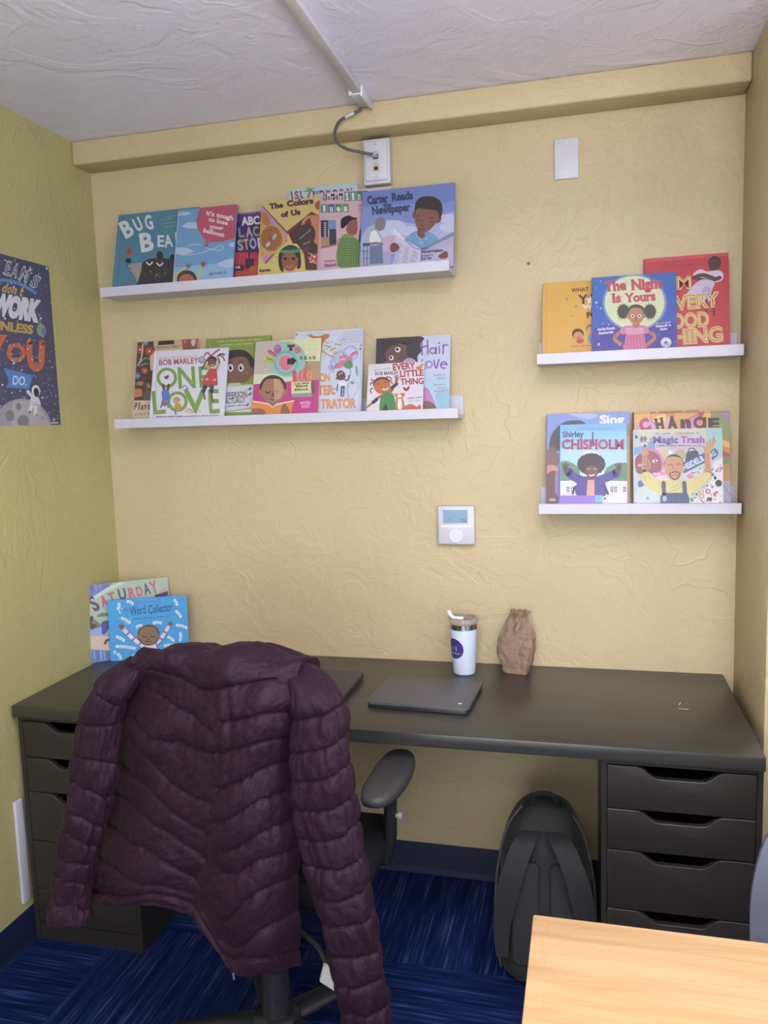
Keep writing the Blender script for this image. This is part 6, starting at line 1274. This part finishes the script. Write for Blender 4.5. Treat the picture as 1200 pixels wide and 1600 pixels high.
# ------------------------------------------------------------------ paper bag
def kraft():
    mt, n, l, b = newmat('kraft_paper')
    tc = n.new('ShaderNodeTexCoord'); t1 = node(n, 'ShaderNodeTexNoise', Scale=45.0, Detail=5.0, Roughness=0.6); l.new(tc.outputs['Object'], t1.inputs['Vector'])
    v = node(n, 'ShaderNodeTexVoronoi', Scale=38.0); v.feature = 'DISTANCE_TO_EDGE'; l.new(tc.outputs['Object'], v.inputs['Vector'])
    r = ramp(n, [(0.0, 1.0), (0.08, 0.0)]); l.new(v.outputs['Distance'], r.inputs[0])
    ad = mathn(n, 'ADD'); l.new(r.outputs[0], ad.inputs[0]); l.new(t1.outputs['Fac'], ad.inputs[1])
    bp = node(n, 'ShaderNodeBump', Strength=0.35, Distance=0.002); l.new(ad.outputs[0], bp.inputs['Height']); l.new(bp.outputs[0], b.inputs['Normal'])
    c = ramp(n, [(0.3, (0.205, 0.128, 0.082)), (0.7, (0.275, 0.182, 0.122))]); l.new(t1.outputs['Fac'], c.inputs[0]); l.new(c.outputs[0], b.inputs['Base Color'])
    b.inputs['Roughness'].default_value = 0.75; return mt
def make_bag():
    # (z, half width, half depth, centre x, square-ness)
    prof = [(0.000, 0.037, 0.024, 0.000, 6), (0.012, 0.042, 0.027, 0.000, 5), (0.045, 0.053, 0.032, 0.001, 4.2), (0.080, 0.0595, 0.035, 0.001, 3.6), (0.105, 0.0585, 0.034, 0.002, 3.2), (0.130, 0.051, 0.031, 0.004, 2.6), (0.150, 0.041, 0.027, 0.006, 2.2), (0.166, 0.033, 0.022, 0.008, 2), (0.176, 0.029, 0.019, 0.011, 2), (0.186, 0.030, 0.020, 0.014, 2), (0.194, 0.027, 0.018, 0.016, 2)]
    n = len(prof); nv, nu = 110, 120; vv = np.linspace(0, n-1, nv); Wt = np.array([cmr(t_, n) for t_ in vv]); Q = Wt @ np.array(prof)
    th = np.linspace(0, 2*math.pi, nu, endpoint=False); P = np.zeros((nv, nu, 3))
    tw = np.clip((Q[:, 0]-0.10)/0.09, 0, 1)
    for i in range(nv):
        z, a, d, cx, q = Q[i]; t_ = th + 0.9*tw[i]**1.5; ca, sa = np.cos(t_), np.sin(t_)
        P[i, :, 0] = cx + a*np.sign(ca)*np.abs(ca)**(2/q); P[i, :, 1] = d*np.sign(sa)*np.abs(sa)**(2/q); P[i, :, 2] = z
        rad = 1 + 0.16*tw[i]*np.sin(11*th + 3*tw[i]) + 0.09*tw[i]*np.sin(23*th + 1.0)
        P[i, :, 0] = cx + (P[i, :, 0]-cx)*rad; P[i, :, 1] *= rad
    # crumple: ridged facets
    f1 = np.abs(vnoise(P*np.array([34, 34, 26]), 2.2)); f2 = np.abs(vnoise(P*np.array([70, 70, 60]), 6.1)); f3 = vnoise(P*18, 9.0)
    k = np.clip(P[..., 2]/0.02, 0, 1)
    Nn = P.copy(); Nn[..., 0] -= Q[:, 3][:, None]; Nn[..., 2] = 0; Nn /= np.maximum(np.linalg.norm(Nn, axis=-1, keepdims=True), 1e-6)
    P = P + Nn*((0.010*f1 + 0.0045*f2 - 0.006 + 0.006*f3)*k)[..., None]
    P[-12:, :, 2] += (0.002*np.sin(3*th + 0.6) + 0.0025*np.sin(7*th))[None, :]*np.linspace(0, 1, 12)[:, None]
    b = bmesh.new(); V = grid_mesh(b, P, True); b.faces.new(V[0])
    cen = P[-1].mean(0); I1 = [b.verts.new(cen + (P[-1, j]-cen)*0.7 + np.array([0, 0, -0.012])) for j in range(nu)]; c0 = b.verts.new(cen + np.array([0, 0, -0.02]))
    for j in range(nu):
        b.faces.new((V[-1][j], I1[j], I1[(j+1) % nu], V[-1][(j+1) % nu])); b.faces.new((I1[j], c0, I1[(j+1) % nu]))
    bmesh.ops.recalc_face_normals(b, faces=b.faces[:])
    o = link('paper_bag', b, kraft(), None, 28, (1.397, -0.0735, 0.7345)); o.rotation_euler = (0, 0, R(-14))
    tag(o, 'crumpled brown paper bag with twisted top standing on the desk', 'bag')
make_bag()

# ------------------------------------------------------------------ laptops
M_LAP = plain('dark_grey_laptop', (0.075, 0.073, 0.078), 0.42); M_LAP2 = plain('black_laptop', (0.030, 0.029, 0.031), 0.45); M_LOGO = plain('silver_mark', (0.62, 0.62, 0.64), 0.3, 0.3)
def laptop(loc, rot, W, Dp, label, lid, mark):
    t = thing('laptop', label, 'laptop', loc, (0, 0, R(rot)), 'closed laptops on the desk')
    def slab(z0, z1, ins, r, bev):
        b = bmesh.new(); o = rrect(-W/2+ins, W/2-ins, -Dp/2+ins, Dp/2-ins, r, 5)
        A_ = [b.verts.new((x, y, z0)) for x, y in o]; B_ = [b.verts.new((x, y, z1)) for x, y in o]; n = len(o)
        b.faces.new(A_[::-1]); b.faces.new(B_)
        for k in range(n): b.faces.new((A_[k], A_[(k+1) % n], B_[(k+1) % n], B_[k]))
        bmesh.ops.bevel(b, geom=[e for e in b.edges if abs(e.verts[0].co.z-e.verts[1].co.z) < 1e-6], offset=bev, segments=2, affect='EDGES', profile=0.5); return b
    link('base', slab(0.002, 0.0105, 0.0015, 0.012, 0.002), M_BLACK, t, 40); l = link('lid', slab(0.0115, 0.0195, 0.0, 0.012, 0.002), lid, t, 40)
    b = bmesh.new(); tube(b, [(-W*0.38, Dp/2-0.006, 0.0105), (W*0.38, Dp/2-0.006, 0.0105)], 0.0045, 12); link('hinge', b, M_BLACK, t)
    for x in (-1, 1):
        for y in (-1, 1): b = bmesh.new(); tube(b, [(x*W*0.4, y*Dp*0.38, 0.0), (x*W*0.4, y*Dp*0.38, 0.0025)], 0.006, 12); link('rubber_foot', b, M_BLACK, t)
    if mark:
        b = bmesh.new(); lathe(b, [(0, 0.0199), (0.0052, 0.0199), (0.0055, 0.0195)], 24, 0, (W/2-0.028, -Dp/2+0.035)); o = link('round_mark', b, M_LOGO, l); o['label'] = 'small silver mark'
laptop((1.167, -0.339, 0.7342), -3.2, 0.284, 0.232, 'closed dark grey laptop with a small silver mark, in front of the tumbler', M_LAP, True)
laptop((0.797, -0.325, 0.7342), 0.0, 0.300, 0.238, 'closed black laptop half hidden behind the jacket', M_LAP2, False)

# ------------------------------------------------------------------ thermostat
T = thing('thermostat', 'white wall thermostat with a grey-blue display above the desk', 'thermostat', (1.2095, 0, 1.1825))
b = bmesh.new(); box(b, -0.058, 0.058, -0.024, -0.0005, -0.061, 0.061, 0.004, 3); link('housing', b, M_PLASTIC_W, T, 40)
b = bmesh.new(); box(b, -0.040, 0.037, -0.0252, -0.0235, 0.007, 0.049, 0.0006, 1); box(b, -0.0024, 0.0024, -0.0258, -0.0250, 0, 0.0001)
def flat_text(b, s, x0, x1, z, h, y, mi, bold=0.0):
    V_, F_, wd = glyphs(s, bold)
    for f in F_:
        fc = b.faces.new([b.verts.new((x0 + (x1-x0)*V_[i][0]/wd, y, z + h*V_[i][1])) for i in f]); fc.material_index = mi
b2 = bmesh.new(); box(b2, -0.040, 0.037, -0.0252, -0.0235, 0.007, 0.049, 0.0006, 1)
b.free(); b = b2
flat_text(b, '70', 0.016, 0.028, 0.0095, 0.011, -0.02528, 1); flat_text(b, '5', 0.0295, 0.0345, 0.0095, 0.010, -0.02528, 1); box(b, -0.0235, -0.0205, -0.02535, -0.0252, 0.017, 0.020, 0, 1, 1)
link('display', b, [plain('lcd_blue_grey', (0.22, 0.33, 0.44), 0.2), plain('lcd_segment', (0.05, 0.09, 0.14), 0.4)], T, 30)
b = bmesh.new(); box(b, -0.047, 0.048, -0.0248, -0.0236, -0.006, -0.0005, 0.0004, 1); [box(b, -0.044 + q*0.0155, -0.034 + q*0.0155, -0.02492, -0.02478, -0.0042, -0.0028, 0, 1, 1) for q in range(6)]; link('button_strip', b, [plain('strip_white', (0.84, 0.82, 0.78), 0.4), plain('strip_text', (0.45, 0.42, 0.42), 0.5)], T, 30)
b = bmesh.new(); tube(b, [(0, -0.0236, -0.0325), (0, -0.0262, -0.0325)], 0.0215, 36); tube(b, [(0, -0.026, -0.0325), (0, -0.0266, -0.0325)], 0.006, 20); link('round_dial', b, plain('dial_lilac_grey', (0.62, 0.60, 0.68), 0.35), T, 40)

# ------------------------------------------------------------------ jack box, blank plate, ceiling raceway, cable
J = thing('wall_jack_box', 'white surface box with two network jacks at the top of the wall', 'jack box', (0.9905, 0, 2.2965))
b = bmesh.new(); box(b, -0.042, 0.042, -0.034, -0.0005, -0.066, 0.066, 0.004, 3); link('housing', b, M_PLASTIC_W, J, 40)
b = bmesh.new(); box(b, -0.035, 0.035, -0.0405, -0.034, -0.057, 0.057, 0.003, 3); pl = link('faceplate', b, M_PLASTIC_W, J, 40)
for z, c, lab in ((0.012, '#6a6870', 'grey jack'), (-0.022, '#d0a040', 'orange jack')):
    b = bmesh.new(); box(b, -0.0085, 0.0085, -0.0415, -0.0403, z-0.008, z+0.008, 0.0004, 1); box(b, -0.0055, 0.0055, -0.0420, -0.0414, z-0.005, z+0.004, 0, 1, 1); o = link('jack', b, [ink(c), M_BLACK], pl, 0); o['label'] = lab
    b = bmesh.new(); [box(b, -0.007 + q*0.005, -0.0035 + q*0.005, -0.0407, -0.0404, z+0.012, z+0.0155) for q in range(3)]; link('jack_caption', b, plain('caption_grey', (0.25, 0.25, 0.3), 0.5), pl, 0)
M_SCREW = plain('plate_screw', (0.45, 0.44, 0.43), 0.35, 0.6)
for z in (-0.048, 0.048): b = bmesh.new(); tube(b, [(0, -0.040, z), (0, -0.0417, z)], 0.0032, 14); link('screw', b, M_SCREW, pl)
P_ = thing('blank_wall_plate', 'plain white wall plate high on the yellow wall, right of the jack box', 'wall plate', (1.5515, 0, 2.2535))
b = bmesh.new(); box(b, -0.035, 0.035, -0.007, -0.0003, -0.057, 0.057, 0.003, 3); pp = link('plate', b, M_PLASTIC_W, P_, 40)
for z in (-0.042, 0.042): b = bmesh.new(); tube(b, [(0, -0.0065, z), (0, -0.0082, z)], 0.003, 14); link('screw', b, M_SCREW, P_)

RW = thing('cable_raceway', 'white cable raceway running along the ceiling to the beam', 'cable raceway', (0.985, -0.10, ZC))
M_RACE = plain('ivory_plastic', (0.64, 0.62, 0.66), 0.45)
b = bmesh.new(); box(b, -0.0145, 0.0145, -1.6, -0.105, -0.019, -0.0004, 0.003, 2); o = link('channel', b, M_RACE, RW, 40)
b = bmesh.new(); box(b, -0.018, 0.018, -0.118, -0.022, -0.023, -0.0004, 0.003, 2); box(b, 0.012, 0.019, -0.122, -0.012, -0.030, -0.0004, 0.0015, 2); box(b, -0.0195, -0.010, -0.130, -0.112, -0.027, -0.0004, 0.0015, 2); link('end_fitting', b, M_RACE, RW, 40)
M_CABLE = plain('dark_grey_cable', (0.075, 0.078, 0.095), 0.5)
NC = thing('network_cable', 'dark grey cable looping from the raceway into the jack box', 'cable', (0, 0, 0))
pts = catmull([(0.972, -0.118, 2.430), (0.968, -0.125, 2.416), (0.945, -0.132, 2.404), (0.908, -0.130, 2.390), (0.888, -0.118, 2.366), (0.889, -0.105, 2.342), (0.912, -0.090, 2.325), (0.950, -0.076, 2.316), (0.975, -0.068, 2.310), (0.9895, -0.062, 2.3085)], 8)
b = bmesh.new(); tube(b, pts, 0.0042, 12); link('sheath', b, M_CABLE, NC)
b = bmesh.new(); box(b, 0.9845, 0.9965, -0.066, -0.0418, 2.3045, 2.3125, 0.001, 1); o = link('plug', b, plain('clear_grey_plug', (0.42, 0.40, 0.44), 0.25), NC, 30); o['label'] = 'clear grey plug'
b = bmesh.new(); tube(b, pts[14:21], 0.0048, 12); o = link('cable_tag', b, plain('pale_tag', (0.5, 0.5, 0.55), 0.5), NC); o['label'] = 'pale tag wrapped on the cable'

# ------------------------------------------------------------------ bits
b = bmesh.new(); box(b, -0.012, 0.012, -0.0016, 0.0016, 0, 0.0006, 0.0002, 1); o = link('paper_scrap', b, M_WHITE, None, 0, (1.855, -0.318, 0.7343)); o.rotation_euler = (0, 0, R(-3)); tag(o, 'thin straight white paper sliver on the right of the desktop', 'paper scrap')
b = bmesh.new(); tube(b, [(0.002, 0.012, 0.0012), (-0.001, 0.007, 0.002), (-0.003, 0.0, 0.0012), (-0.004, -0.006, 0.001)], 0.0011, 6); o = link('paper_scrap', b, M_WHITE, None, 30, (1.851, -0.285, 0.7341)); tag(o, 'tiny curled white paper scrap just behind the straight sliver', 'paper scrap')
b = bmesh.new(); tube(b, [(0, 0.0, 0), (0, -0.004, 0)], 0.0042, 14); o = link('wall_screw', b, plain('dark_screw', (0.10, 0.07, 0.05), 0.5), None, 30, (1.440, -0.0002, 1.967)); tag(o, 'small dark screw in the yellow wall between the left and right ledges', 'screw')
